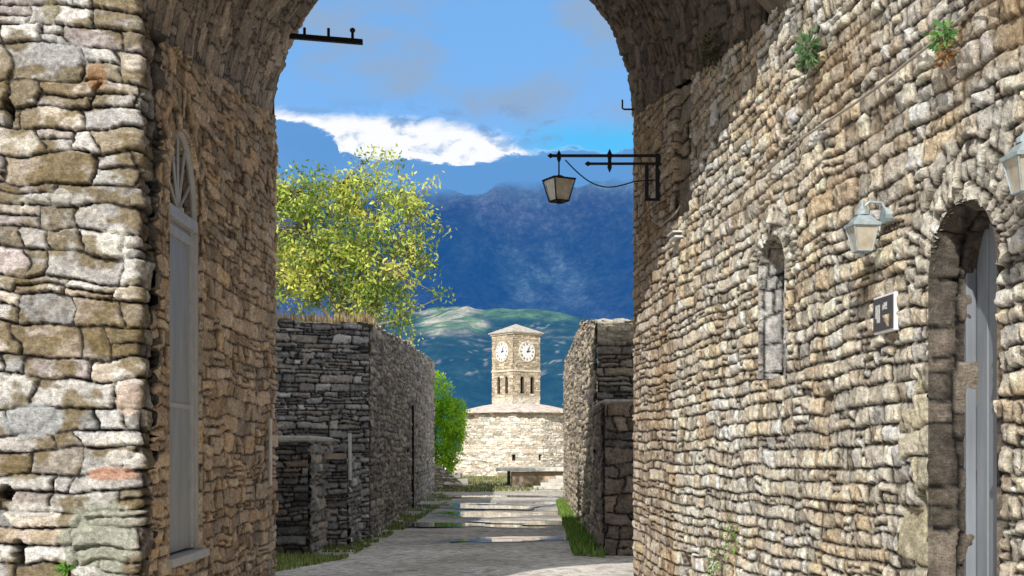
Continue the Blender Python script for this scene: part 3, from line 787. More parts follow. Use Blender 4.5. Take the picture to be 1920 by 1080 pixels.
# puddles: level sheets of still water just above the hollows
def puddle_mat():
    m, nt, b = new_mat('still_water')
    at_ = N_(nt, 'ShaderNodeAttribute', attribute_name='Col')
    geo = N_(nt, 'ShaderNodeNewGeometry')
    n = noise(nt, 2.5, 5, .6, geo.outputs['Position'])
    b.inputs['Base Color'].default_value = (.10, .095, .085, 1)
    e = math_(nt, 'ADD', at_.outputs['Fac'], math_(nt, 'MULTIPLY', math_(nt, 'SUBTRACT', n.outputs[0], .5), .8))
    nt.links.new(ramp(nt, e, [(.25, .03), (.6, .35)]), b.inputs['Roughness'])
    b.inputs['Specular IOR Level'].default_value = .9
    return m
M_PUD = puddle_mat()
rs = RS(5)
for k, (cx, cyy, rx, ry) in enumerate(PUDS):
    A = np.linspace(0, 2*np.pi, 72, endpoint=False); vs = [(cx, cyy)]; cc = [0.]
    for q in (.35, .7, .85, 1.0):
        R = pud_r(k, A)*q*(1+(.0 if q < .8 else .22)*(vnoise(3+3*np.cos(A)*rx, 3+3*np.sin(A)*ry, 340+k)-.5))
        vs += list(zip(cx+rx*R*np.cos(A), cyy+ry*R*np.sin(A))); cc += [max(0, (q-.7)/.3*.6)]*72
    vs = np.array(vs); zlev = float(np.mean(GH(vs[:, 0], vs[:, 1])))+.012
    V3 = np.column_stack([vs, np.full(len(vs), zlev)])
    fs = [(0, 1+i, 1+(i+1) % 72) for i in range(72)]
    for r in range(3):
        for i in range(72):
            fs.append((1+r*72+i, 1+(r+1)*72+i, 1+(r+1)*72+(i+1) % 72, 1+r*72+(i+1) % 72))
    o = mesh_np('puddle', V3, fs, M_PUD, col=np.repeat(np.array(cc)[:, None], 3, 1)); tag(o, kind='structure')

# ================================================================== LEFT TERRACE BUILDING
lb = thing('terrace_wall', (-3, 23, 0), 'shaded grey rubble terrace wall at left beyond the arch with a yellow tree above', 'stone wall')
def gp(px, py):
    Y = EYE*F/(py-HY); return ((px-HX)/F*Y, Y)
L1 = gp(690, 1010); L2 = gp(762, 958); L3 = gp(812, 921)
L0 = (-6.5, 22.2)
zt = {0: 3.95, 1: EYE+245/F*L1[1], 2: EYE+208/F*L2[1], 3: EYE+172/F*L3[1]}
def topmask(z0, z1, L, seed):
    def mk(U, V):
        return V < z0+(z1-z0)*np.clip(U/L, 0, 1)+.14*(vnoise(np.floor(U/.36)*3.7, U*0, seed)-.6)
    return mk
def seg(parent, a, bpt, za_, zb_, side, res, style, seed, flip, cap=.7, post=None, name='masonry_face'):
    fn, L = wallfn(a, bpt, side)
    patch(name, fn, 0, L, -.1, max(za_, zb_)+.1, res, style, M_STONE, parent, seed, mask=topmask(za_, zb_, L, seed), flip=flip, post=post)
    a = np.array(a); b2 = np.array(bpt); d = (b2-a)/L; n = np.array([-d[1], d[0]])*side
    def cf(U, V):
        z = za_+(zb_-za_)*U/L-.06
        P = np.stack([a[0]+d[0]*U-n[0]*V, a[1]+d[1]*U-n[1]*V, z], -1)
        return P, np.broadcast_to(np.array([0, 0, 1.]), P.shape)
    patch('wall_top', cf, 0, L, -.03, cap, max(res*1.3, .03), dict(style, ch=.3, relv=.07, pal=[(.5, .48, .43), (.42, .40, .35), (.56, .52, .46)]), M_STONE, parent, seed+5, flip=flip)
def lf_post(U, V, h, col):
    x = L0[0]+U*(L1[0]-L0[0])/math.dist(L0, L1)
    for (px, py, rx, rz) in ((555, 668, .09, .07), (672, 650, .22, .07), (540, 985, .0, .0)):
        if rx == 0: continue
        cx = (px-HX)/F*23.2; cz = EYE+(HY-py)/F*23.2
        d = np.sqrt(((x-cx)/rx)**2+((V-cz)/rz)**2)+.5*(fbm(U*8, V*8, 5, 3)-.5); m = sstep(1, .8, d); h = h-.06*m; col = col*(1-.6*m[..., None])
    return h, col
seg(lb, L0, L1, zt[0], zt[1], -1, .022, ST_GREY, 71, True, 3.0, lf_post)
seg(lb, L1, L2, zt[1], zt[2], -1, .03, ST_SIDE, 72, True)
seg(lb, L2, L3, zt[2], zt[3], -1, .04, dict(ST_SIDE, ch=.19, sw=.45), 73, True)
seg(lb, L3, (L3[0]-6, L3[1]+.5), zt[3], zt[3], -1, .06, ST_SIDE, 74, True)
# projecting buttress with a capstone at the left edge
bt = thing('stone_buttress', (-3.6, 20.4, 0), 'low dark stone buttress with a pale capstone in front of the left terrace wall', 'buttress')
bx0, bx1, by = (480-HX)/F*20.3, (578-HX)/F*20.3, 20.3
fnx, Lx = wallfn((bx0-1, by), (bx1, by), -1)
patch('masonry_face', fnx, 0, Lx, -.1, 1.80, .02, dict(ST_GREY, pal=[(.20, .20, .21), (.16, .15, .15), (.26, .25, .24), (.30, .24, .19)]), M_STONE, bt, 81, flip=True)
fnx, Lx = wallfn((bx1, by), (bx1+.05, 22.9), -1)
patch('masonry_face', fnx, 0, Lx, -.1, 1.80, .03, ST_SIDE, M_STONE, bt, 82, flip=True)
MB().box(bx0-1, bx1+.06, by-.06, 22.8, 1.78, 1.88, .03).build('capstone', flat_mat('pale_capstone', (.42, .40, .36), .9, 0, .3, 8, .6), bt)
# second slightly lower step wall behind buttress (px 580-650, y 840)
lw = thing('low_wall', (-3, 21.6, 0), 'low grey stone wall beside the buttress at the foot of the terrace wall', 'low wall')
sx0, sx1 = (570-HX)/F*21.8, (648-HX)/F*21.8
fnx, Lx = wallfn((sx0, 21.7), (sx1, 21.9), -1)
patch('masonry_face', fnx, 0, Lx, -.1, 1.68, .022, ST_GREY, M_STONE, lw, 83, flip=True, mask=topmask(1.66, 1.62, Lx, 7))
fnx, Lx = wallfn((sx1, 21.9), (sx1+.02, 23.6), -1)
patch('masonry_face', fnx, 0, Lx, -.1, 1.6, .03, ST_GREY, M_STONE, lw, 84, flip=True)
MB().box(sx0, sx1, 21.75, 23.4, 1.5, 1.6).build('wall_top', stone_plain, lw)
# pipes on the terrace wall
px_, py_ = (656-HX)/F*21.75, 21.75
o = MB().tube([(px_, py_, EYE+(HY-812)/F*py_), (px_, py_, EYE+(HY-900)/F*py_)], .03, 10).build('white_post', M_WHITEPL)
tag(o, 'slender white pipe standing against the shaded terrace wall', 'pipe')
q = np.array(L2)*.85+np.array(L3)*.15
o = MB().tube([(q[0]+.12, q[1]-1.2, 0), (q[0]+.12, q[1]-1.2, EYE+(HY-760)/F*(q[1]-1.2))], .035, 10).build('drain_pole', M_IRON)
tag(o, 'thin black upright pole against the far side of the terrace wall', 'pole')
# terrace earth
te = np.array([(-40, 22.6), (L1[0]-.5, L1[1]+.3), (L2[0]-.5, L2[1]), (L3[0]-.5, L3[1]), (-40, L3[1])])
tz = [3.8, zt[1]-.15, zt[2]-.15, zt[3]-.15, 4.5]
dry = flat_mat('dry_earth', (.30, .25, .15), .95, 0, .35, 3, .4)
o = mesh_np('terrace_ground', np.column_stack([te, tz]), [(0, 1, 2, 3, 4)], dry, smooth=False); tag(o, kind='structure')

# ================================================================== RIGHT RUIN WALL
rb_ = thing('ruined_wall', (2, 24, 0), 'shaded stone wall with a pale broken top at right beyond the arch', 'stone wall')
R3 = gp(1060, 940); R2 = gp(1093, 990); R1 = gp(1120, 1024)
zr = [EYE+(HY-682)/F*R3[1], EYE+(HY-604)/F*R2[1], EYE+(HY-602)/F*R1[1]]
seg(rb_, R3, R2, zr[0], zr[1], -1, .035, ST_RSIDE, 91, True)
seg(rb_, R2, R1, zr[1], zr[2], -1, .028, ST_RSIDE, 92, True)
ST_RF = dict(ST_GREY, pal=[(.26, .23, .20), (.20, .19, .18), (.32, .29, .25), (.36, .30, .22)])
def rf_post(U, V, h, col):
    t = sstep(3.45, 3.6, V+.1*(fbm(U*3, V*3, 4, 2)-.5))[..., None]; col = col*(1-t)+np.array((.55, .50, .40), np.float32)*t*(.8+.4*fbm(U*8, V*8, 3, 2))[..., None]
    return h, col
seg(rb_, R1, (R1[0]+3.5, R1[1]), zr[2], zr[2], -1, .022, ST_RF, 93, True, 3, rf_post)
seg(rb_, (R3[0]+4, R3[1]+.5), R3, zr[0], zr[0], -1, .06, ST_RSIDE, 94, True)
rp = thing('stone_buttress', (1.6, 19.8, 0), 'dark stone buttress in front of the ruined wall beside the right jamb', 'buttress')
qx0 = (1134-HX)/F*19.9
ST_DK = dict(ST_GREY, ch=.2, sw=.34, pal=[(.24, .20, .17), (.17, .16, .15), (.30, .25, .21), (.34, .27, .21)])
fnx, Lx = wallfn((qx0, 19.9), (qx0+1.6, 19.9), -1)
patch('masonry_face', fnx, 0, Lx, -.1, 2.38, .02, ST_DK, M_STONE, rp, 95, flip=True)
fnx, Lx = wallfn((qx0+.04, 22.5), (qx0, 19.9), -1)
patch('masonry_face', fnx, 0, Lx, -.1, 2.38, .025, ST_DK, M_STONE, rp, 96, flip=True)
MB().box(qx0-.04, qx0+1.6, 19.85, 22.5, 2.36, 2.44, .03).build('capstone', flat_mat('grey_capstone', (.30, .28, .25), .9, 0, .3, 8, .6), rp)

# ================================================================== CLOCK TOWER
YT = 110.0
def tz_(py): return EYE+(HY-py)/F*YT
front = np.array([(962-HX)/F*YT, YT]); S = 65/F*YT
al = math.asin(40/65.)
dL = np.array([-math.sin(al), math.cos(al)]); dRr = np.array([math.cos(al), math.sin(al)])
ct_c = front+(dL+dRr)*S/2
ct = thing('clock_tower', (ct_c[0], ct_c[1], tz_(757)), 'square tan stone clock tower with two white clock faces and low pyramid roof', 'clock tower')
ST_TOW = dict(ch=.2, sw=.38, pal=[(.54, .45, .33), (.49, .41, .31), (.60, .51, .39), (.45, .39, .30)], mortar=(.20, .16, .11), wav=.01, gap=.015, rel=.02, relv=.02,
              rough=.008, split=.1, round_=.03)
ZB, ZT_, ZBand = tz_(760), tz_(623), tz_(694)
wz0, wzt, wza = tz_(737), tz_(712), tz_(705)
def towmask(cs, r):
    def mk(U, V):
        k = np.ones_like(U, bool)
        for c in cs: k &= ~hole(U, V, c, r, wz0, wzt, wza)
        return k
    return mk
def tow_post(U, V, h, col):
    t = sstep(wz0-.1, wz0-.5, V)[..., None]; col = col*(1-t)+np.array((.55, .52, .44), np.float32)*t*(.7+.6*fbm(U*4, V*6, 3, 2))[..., None]
    return h, col
dirs = [(front+dL*S, front), (front, front+dRr*S), (front+dRr*S, front+dRr*S+dL*S), (front+dRr*S+dL*S, front+dL*S)]
for k, (a_, b_) in enumerate(dirs):
    fnx, Lx = wallfn(a_, b_, -1)
    cs = [S*.33, S*.70] if k < 2 else []
    patch('tower_wall', fnx, 0, Lx, ZB, ZT_, .035, ST_TOW, M_STONE_FAR, ct, 101+k, mask=towmask(cs, .19), flip=True, post=tow_post)
    d = (b_-a_)/Lx; n = np.array([d[1], -d[0]])
    Mx = Matrix(((d[0], n[0], 0, a_[0]), (d[1], n[1], 0, a_[1]), (0, 0, 1, 0), (0, 0, 0, 1)))
    if k < 2:
        for c in cs:
            wr = MB()
            pts, s_ = perim(c, .20, wz0, wzt, wza)
            pts = pts[::8]; n_ = len(pts)
            wr.add([(p[0], .03, p[1]) for p in pts]+[(p[0], -.35, p[1]) for p in pts], [(i, i+1, n_+i+1, n_+i) for i in range(n_-1)])
            wo = wr.xf(Mx).build('window', stone_shade, ct)  # window reveal coloured dark in place of shade
            MB().box(c-.22, c+.22, -.22, -.16, wz0-.1, wza+.1).xf(Mx).build('dark_opening', M_DARK, wo)
        # clock dial
        cz = tz_(658); R = .80; cc_ = S*.5
        rim = MB(); rim.lathe((0, 0, 0), [(R+.1, 0), (R+.1, .07), (R, .09), (R, .05)], 40)
        Mf = Mx @ Matrix.Translation((cc_, .02, cz)) @ Matrix.Rotation(-math.pi/2, 4, 'X')
        fo = MB().lathe((0, 0, 0), [(R, .0), (R, .06)], 40).xf(Mf).build('clock_face', M_WHITE, ct)
        rim.xf(Mf).build('clock_rim', stone_pale, fo)
        roman = [1, 2, 3, 3, 2, 3, 4, 5, 3, 2, 3, 4]
        for hr in range(12):
            aa = 2*math.pi*(hr+1)/12; cnt = roman[hr]; num = MB()
            ca, sa = math.sin(aa), math.cos(aa)
            for rr2 in (.585, .735):
                num.tube([Vector((ca*rr2+sa*-.05*cnt*.5, -(sa*rr2-ca*-.05*cnt*.5), .064)), Vector((ca*rr2+sa*.05*cnt*.5, -(sa*rr2-ca*.05*cnt*.5), .064))], .012, 4)
            for q_ in range(cnt):
                off = (q_-(cnt-1)/2)*.05
                ca, sa = math.sin(aa), math.cos(aa)
                p0_ = Vector((ca*.58*R/ .8+sa*off, -(sa*.58*R/.8-ca*off), .064)); p1_ = Vector((ca*.74*R/.8+sa*off, -(sa*.74*R/.8-ca*off), .064))
                num.tube([p0_, p1_], .016, 4)
            num.xf(Mf).build('numeral', M_NUM, fo)
        hn = MB()
        for (aa, ln, wd) in ((math.radians(75), .36, .05), (math.radians(30), .55, .035)):
            hn.tube([(0, 0, .08), (math.sin(aa)*ln*.6, -math.cos(aa)*ln*.6, .08), (math.sin(aa)*ln, -math.cos(aa)*ln, .08)], [wd*.7, wd, .01], 6)
        hn.lathe((0, 0, .06), [(.07, 0), (.07, .04)], 12)
        hn.xf(Mf).build('clock_hands', M_IRON, fo)
# string course + cornice, following the square
def ring_box(z0, z1, o_):
    c = ct_c; pts = [front-(dL+dRr)*o_, front+dRr*(S+o_)-dL*o_, front+(dL+dRr)*(S+o_), front+dL*(S+o_)-dRr*o_]
    return MB().add([(p[0], p[1], z0) for p in pts]+[(p[0], p[1], z1) for p in pts], [(0, 3, 2, 1), (4, 5, 6, 7), (0, 1, 5, 4), (1, 2, 6, 5), (2, 3, 7, 6), (3, 0, 4, 7)]), pts
m1, _ = ring_box(ZBand-.07, ZBand+.07, .06); m1.build('string_course', stone_pale, ct)
m1, _ = ring_box(ZT_-.12, ZT_+.02, .12); m1.build('cornice', stone_pale, ct)
slate = flat_mat('stone_slate_roof', (.46, .42, .38), .85, 0, .4, 4, .5)
m1, pts = ring_box(ZT_+.02, ZT_+.12, .24)
ap = (ct_c[0], ct_c[1], tz_(603))
m1.add([(p[0], p[1], ZT_+.12) for p in pts]+[ap], [(0, 1, 4), (1, 2, 4), (2, 3, 4), (3, 0, 4)])
m1.build('roof', slate, ct)

# ================================================================== ROUND BASTION
bc = np.array([(968-HX)/F*YT, YT+2.5]); RB = 4.95
bs = thing('round_bastion', (bc[0], bc[1], 0), 'pale many sided stone bastion with slate skirt roof below the clock tower', 'bastion')
ST_BAS = dict(ch=.24, sw=.42, pal=[(.70, .66, .58), (.62, .57, .49), (.78, .74, .67), (.50, .46, .38), (.66, .55, .45)], mortar=(.28, .24, .19), wav=.03, gap=.02,
              rel=.03, relv=.04, rough=.012, split=.25, round_=.04)
nf = 12
def bas_fn(U, V):
    a = U/RB-math.pi
    seg_ = 2*math.pi/nf; loc = (a+seg_*.15) % seg_-seg_/2
    r = RB*math.cos(seg_/2)/np.cos(loc)*(1-.01*(V-2))
    P = np.stack([bc[0]+r*np.cos(a), bc[1]+r*np.sin(a), V], -1); N = np.stack([np.cos(a), np.sin(a), 0*a], -1)
    return P, N
ZR = tz_(774)
def bas_post(U, V, h, col):
    a = U/RB-math.pi
    for px in (963, 1013):
        x = (px-HX)/F*(YT-2); z = tz_(858)
        ang = -math.acos(np.clip((x-bc[0])/RB, -1, 1)); d = np.maximum(np.abs((a-ang)*RB)/.12, np.abs(V-z)/.26)
        m = (d < 1); h = np.where(m, -.35, h); col = np.where(m[..., None], .02, col)
    return h, col
patch('bastion_wall', bas_fn, 0, 2*math.pi*RB*.999, -.2, ZR+.1, .045, ST_BAS, M_STONE_FAR, bs, 111, post=bas_post)
def roof_cone():
    n = 96; prof = [(RB+.35, ZR-.05), (RB+.35, ZR+.07), (RB*.82, ZR+.42), (RB*.60, ZR+.66), (RB*.35, ZR+.85), (.05, ZR+.95)]
    vs = []; fs = []
    for (r, z) in prof:
        for k in range(n):
            a = 2*math.pi*k/n; rr = r+(.05*math.sin(k*2.3)+.04*random.random() if r > RB else 0); vs.append((bc[0]+rr*math.cos(a), bc[1]+rr*math.sin(a), z+.03*random.random()))
    for i in range(len(prof)-1):
        for k in range(n): fs.append((i*n+k, i*n+(k+1) % n, (i+1)*n+(k+1) % n, (i+1)*n+k))
    fs.append(tuple(range(n))[::-1])
    return mesh_np('roof', np.array(vs), fs, slate2, bs, smooth=False)
slate2 = flat_mat('pinkish_slate', (.60, .51, .46), .85, 0, .45, 2.5, .6)
roof_cone()
# broken retaining wall left of the bastion
rw = thing('ruined_wall', (-4, 92, 0), 'pale crumbling low stone wall left of the round bastion', 'low wall')
ax, bx_ = (800-HX)/F*92, (935-HX)/F*92
fnx, Lx = wallfn((ax, 93), (bx_, 91), -1)
def rwm(U, V): return V < 1.9-1.1*(U/Lx)**1.5+.5*(fbm(U*1.2, U*0+3, 12, 3)-.5)
patch('masonry_face', fnx, 0, Lx, -.2, 2.3, .05, dict(ST_BAS, relv=.15, rel=.06), M_STONE_FAR, rw, 121, mask=rwm, flip=True)
MB().box(ax, ax+3.2, 93.1, 94.5, -.2, 1.3).build('wall_core', stone_pale, rw)

rh = thing('rubble_bank', (-3.4, 57, 0), 'low pale rubble bank under the bright green bush', 'low wall')
rx0, rx1 = (790-HX)/F*56.5, (868-HX)/F*56.5
fnx, Lx = wallfn((rx0, 56.6), (rx1, 56.3), -1)
patch('masonry_face', fnx, 0, Lx, -.2, 1.8, .035, dict(ST_BAS, relv=.12, rel=.05, ch=.17, sw=.25), M_STONE_FAR, rh, 131, flip=True,
      mask=lambda U, V: V < 1.5-1.25*(U/Lx)**1.4+.35*(fbm(U*2.2, U*0+3, 15, 3)-.5))
MB().box(rx0, rx0+.9, 56.75, 58, -.2, 1.0).build('wall_core', stone_pale, rh)
# ================================================================== STAGE, STEPS
wood_w = flat_mat('white_deck', (.66, .64, .60), .6, 0, .1, 5)
sg = thing('stage_platform', (1, 63, 0), 'long white deck platform on dark post in front of the bastion', 'platform')
Y0 = 62.0
sxa, sxb = (930-HX)/F*Y0, (1085-HX)/F*Y0
ztp = EYE+(HY-877)/F*Y0
MB().box(sxa, sxb, Y0, Y0+3.5, ztp-.17, ztp, .02).build('deck', wood_w, sg)
MB().box((951-HX)/F*Y0, (957-HX)/F*Y0, Y0+.1, Y0+.25, 0, ztp-.17).build('leg', M_IRON, sg)
MB().box((1075-HX)/F*Y0, (1081-HX)/F*Y0, Y0+.1, Y0+.25, 0, ztp-.17).build('leg', M_IRON, sg)
MB().box((958-HX)/F*Y0, sxb, Y0+.35, Y0+.6, 0, ztp-.19).build('base_wall', flat_mat('brown_base', (.50, .38, .28), .9, 0, .4, 2, .8), sg)
step_m = flat_mat('worn_step_stone', (.50, .47, .42), .9, 0, .35, 3, .5)
sp_ = thing('stone_steps', (2.2, 60, 0), 'short flight of pale stone steps at the right end of the platform', 'steps')
for i in range(4):
    Ys = 56.5+i*.75; x0_ = (1000+i*14-HX)/F*Ys
    MB().box(x0_, x0_+3.2, Ys, Ys+1.2, 0 if i == 0 else i*.14-.02, (i+1)*.14, .02).build('step', step_m, sp_)
stn = flat_mat('grey_bench_stone', (.30, .29, .27), .9, 0, .35, 3, .4)
bn = thing('stone_steps', (-4.5, 66, 0), 'low dark stone ledges at the foot of the far left wall', 'steps')
for i in range(2):
    MB().box((822-HX)/F*66-i*.0, (878-i*16-HX)/F*66, 66+i*1.2, 68+i*1.2, 0 if i == 0 else .28, .26+i*.3, .03).build('step', stn, bn)
# low kerb rows across the far end of the court
for i, (Yk, x0_, x1_, hh_) in enumerate(((58.5, -3.4, .6, .10), (54.0, -3.6, 2.4, .06))):
    pts_n = 60; xs = np.linspace(x0_, x1_, pts_n)
    m = MB()
    for j in range(pts_n-1):
        if random.random() < .8:
            m.box(xs[j]+.005, xs[j+1]-.005, Yk+random.uniform(-.08, .08), Yk+.3, 0, hh_*random.uniform(.5, 1.3), .012)
    o = m.build('stone_kerb', slate); tag(o, ['row of low kerb stones nearest the puddles across the court', 'row of low kerb stones just in front of the platform'][1-i], 'kerb')

# ================================================================== VEGETATION
def leaves_mesh(name, centers, size, cols, parent, seed, aspect=.42, droop=.3, mat=None):
    rs = RS(seed); n = len(centers)
    d = rs.normal(size=(n, 3)); d[:, 2] -= droop; d /= np.linalg.norm(d, axis=1)[:, None]
    r = rs.normal(size=(n, 3)); s = np.cross(d, r); s /= np.linalg.norm(s, axis=1)[:, None]
    nrm = np.cross(d, s)
    L = size*(.6+.8*rs.rand(n))[:, None]; W = L*aspect
    c = centers
    v = np.stack([c, c+d*L*.45+s*W*.5+nrm*L*.05, c+d*L, c+d*L*.45-s*W*.5+nrm*L*.05], 1).reshape(-1, 3)
    f = np.arange(n*4).reshape(n, 4)
    cc = np.repeat(cols, 4, axis=0)
    return mesh_np(name, v, f, mat or M_LEAF, parent, col=cc, smooth=False)

def ellip_points(ells, n, seed, shell=.35):
    rs = RS(seed); w = np.array([e[3]*e[4]*e[5] for e in ells])**.75; w /= w.sum()
    k = rs.choice(len(ells), n, p=w); p = rs.normal(size=(n, 3)); p /= np.linalg.norm(p, axis=1)[:, None]
    r = (shell+(1-shell)*rs.rand(n))**.6
    E = np.array(ells)[k]
    return E[:, :3]+p*r[:, None]*E[:, 3:6]

# yellow-green tree on the terrace
Yt = 48.0; pm_ = Yt/F; KT = 1.45
base = Vector(((655-HX)*pm_, Yt, 4.7))
tr = thing('yellow_green_tree', tuple(base), 'leafy yellow green tree rising above the left terrace wall', 'tree')
E = []
for (px, py, rx, rz) in ((600, 440, 120, 105), (700, 400, 85, 85), (725, 500, 75, 80), (555, 370, 75, 45), (640, 350, 75, 45), (760, 400, 48, 62),
                         (700, 570, 75, 60), (560, 540, 95, 55), (640, 500, 120, 90), (770, 470, 42, 55), (745, 605, 42, 30), (470, 420, 110, 110), (705, 318, 32, 25)):
    E.append(((px-HX)*pm_, Yt, EYE+(HY-py)*pm_, rx*pm_, max(rx, rz)*pm_*.8, rz*pm_))
tips = ellip_points(E, 560, 3, .25)
# wisps past the outline
extra = [at(725, 292, Yt), at(700, 288, Yt), at(745, 300, Yt), at(815, 420, Yt), at(830, 425, Yt), at(820, 550, Yt), at(832, 555, Yt), at(770, 632, Yt), at(805, 500, Yt), at(680, 300, Yt), at(815, 340, Yt), at(525, 325, Yt)]
tips = np.vstack([tips, np.array(extra)])
trunk_top = Vector((base.x-.1, Yt, base.z+1.4))
rsb = RS(8)
tk = MB()
limbs = []
for k in range(11):
    e = E[k % len(E)]
    tgt = Vector(e[:3])+Vector(rsb.normal(size=3)*.15)
    mid = trunk_top.lerp(tgt, .5)+Vector(rsb.normal(size=3)*.18)
    start = Vector((base.x+rsb.uniform(-.25, .25), Yt+rsb.uniform(-.2, .2), base.z-.2))
    tk.tube([start, start.lerp(mid, .5)+Vector((rsb.uniform(-.1, .1), 0, .1)), mid, tgt], [.13, .095, .07, .035], 6)
    limbs += [start.lerp(mid, .6), mid, mid.lerp(tgt, .5), tgt]
limbs_np = np.array([tuple(l) for l in limbs])
tw = MB()
for t in tips:
    j = np.argmin(np.linalg.norm(limbs_np-t, axis=1)); a = Vector(limbs_np[j]); t_ = Vector(t)
    md = a.lerp(t_, .5)+Vector(rsb.normal(size=3)*.07)
    tk.tube([a, md, t_], [.032, .02, .009], 4, cap=False)
tk.build('trunk', M_BARK, tr)
cen = []; colz = []
for t in tips:
    n = rsb.randint(20, 44); c0 = t+rsb.normal(size=3)*.04
    hue = rsb.rand()
    colb = np.array((.50, .66, .11))*(1-hue)+np.array((.84, .82, .22))*hue
    if rsb.rand() < .4: colb = np.array((.20, .31, .07))
    for q_ in range(n):
        cen.append(c0+rsb.normal(size=3)*np.array((.17, .17, .14))*KT); colz.append(colb*rsb.uniform(.6, 1.3))
crown = leaves_mesh('crown', np.array(cen), .135*KT, np.clip(np.array(colz), 0, .85), tr, 5, .42, .35)

# bright green bush beyond the terrace wall
Yq = 58.0; pq_ = Yq/F
bu = thing('green_bush', ((835-HX)*pq_, Yq, 0), 'bright green rounded bush past the end of the left terrace wall', 'bush')
E = [((px-HX)*pq_, Yq, EYE+(HY-py)*pq_, rx*pq_, rx*pq_, rz*pq_) for (px, py, rx, rz) in
     ((815, 745, 34, 48), (840, 790, 36, 42), (818, 820, 42, 40), (855, 770, 20, 22), (850, 820, 24, 26), (790, 770, 40, 60), (815, 870, 36, 34), (845, 850, 22, 28), (830, 880, 24, 22))]
tips = ellip_points(E, 1300, 13, .5)
cen = []; colz = []
for t in tips:
    n = 9; br_ = RS(int(abs(t[0]*1e4)) % 99999).rand()
    for q_ in range(n):
        cen.append(t+rsb.normal(size=3)*.07); colz.append((np.array((.26, .58, .03))*(1-br_)+np.array((.60, .85, .07))*br_)*rsb.uniform(.6, 1.25))
leaves_mesh('foliage', np.array(cen), .15, np.array(colz), bu, 15, .45, -.6)
sb = MB()
for k in range(6):
    e = E[k]; sb.tube([((820-HX)*pq_+k*.05, Yq, 0), (e[0], e[1], e[2]*.6), (e[0], e[1], e[2])], [.06, .04, .015], 6)
sb.build('stem', M_BARK, bu)

def grass_tufts(name, pts, hmin, hmax, cols, seed, width=.012, lean=.4):
    rs = RS(seed); n = len(pts)
    h = hmin+(hmax-hmin)*rs.rand(n); a = rs.rand(n)*2*np.pi; ln = lean*rs.rand(n)*h
    side = np.stack([np.cos(a+1.57), np.sin(a+1.57), 0*a], 1)*width
    mid = pts+np.stack([np.cos(a)*ln*.35, np.sin(a)*ln*.35, h*.6], 1); tip = pts+np.stack([np.cos(a)*ln, np.sin(a)*ln, h], 1)
    v = np.stack([pts-side, pts+side, mid+side*.7, mid-side*.7, tip], 1).reshape(-1, 3)
    b = np.arange(n)*5
    fq = np.stack([b, b+1, b+2, b+3], 1).tolist()+np.stack([b+3, b+2, b+4], 1).tolist()
    c = np.array(cols)[rs.randint(0, len(cols), n)]*(.6+.8*rs.rand(n))[:, None]
    o = mesh_np(name, v, [tuple(f) for f in fq], M_LEAF, col=np.repeat(c, 5, 0), smooth=False)
    return o
G1 = [(.16, .36, .05), (.26, .48, .07), (.12, .26, .04), (.20, .34, .08), (.42, .38, .16)]
def line_pts(a, b, n, w0, w1, seed, z=0.0, clump=2.0, thr=.45):
    rs = RS(seed); t = rs.rand(n*3); w = rs.rand(n*3)**1.6
    a = np.array(a); b = np.array(b); d = (b-a)/np.linalg.norm(b-a); nn = np.array([d[1], -d[0]])
    p = a+(b-a)*t[:, None]+nn*(w0+(w1-w0)*w)[:, None]
    k = fbm(p[:, 0]*clump, p[:, 1]*clump, seed, 2) > thr
    p = p[k][:n]
    zz = GH(p[:, 0], p[:, 1]) if z == 0 else np.full(len(p), z)
    return np.column_stack([p, zz])
pa = [line_pts((1.60, 20.4), R1, 1500, -.05, -.5, 3, thr=.3)]
pa = []
# right side green strip
def quad_pts(c, n, seed, thr=.3, cl=1.5):
    rs = RS(seed); s, t = rs.rand(n), rs.rand(n); c = np.array(c)
    p = (c[0]*((1-s)*(1-t))[:, None]+c[1]*(s*(1-t))[:, None]+c[2]*(s*t)[:, None]+c[3]*((1-s)*t)[:, None])
    k = fbm(p[:, 0]*cl, p[:, 1]*cl, seed, 2) > thr; p = p[k]
    return np.column_stack([p, GH(p[:, 0], p[:, 1])])
gr_ = quad_pts([gp(1075, 1044), gp(1134, 1047), gp(1060, 938), gp(1043, 945)], 8000, 5, .38, 3.0)
o = grass_tufts('grass', gr_, .04, .2, G1, 6); tag(o, 'fresh green grass strip at the foot of the right ruined wall', 'grass', kind='stuff')
gl = np.vstack([quad_pts([gp(440, 1090), gp(650, 1045), gp(690, 1010), gp(500, 1030)], 5500, 8, .5),
                quad_pts([gp(650, 1045), gp(770, 985), gp(745, 970), gp(680, 1016)], 3000, 9, .52),
                quad_pts([gp(770, 985), gp(850, 935), gp(815, 922), gp(745, 970)], 4500, 10, .5)])
o = grass_tufts('grass', gl, .02, .09, [(.24, .34, .08), (.34, .36, .15), (.18, .26, .07)], 7); tag(o, 'sparse green grass verge at the foot of the left terrace wall', 'grass', kind='stuff')
gf = quad_pts([(-6, 52), (3, 53), (5, 85), (-12, 85)], 16000, 12, .5, .8)
o = grass_tufts('grass', gf, .05, .2, [(.22, .26, .08), (.38, .34, .16), (.14, .18, .06)], 8, .03); tag(o, 'patchy dry grass at the far end of the court', 'grass', kind='stuff')
# dry grass on terrace edge
rs = RS(31); n = 5000
t = rs.rand(n); Lw = np.array(L0)+(np.array(L1)-np.array(L0))*t[:, None]; Lw[:, 1] += .25+rs.rand(n)*2.6
Lz = zt[0]+(zt[1]-zt[0])*t-.12
o = grass_tufts('dry_grass', np.column_stack([Lw, Lz]), .12, .42, [(.55, .40, .18), (.62, .48, .26), (.45, .36, .16)], 9, .014)
tag(o, 'straw coloured dry grass on top of the left terrace wall', 'grass', kind='stuff')

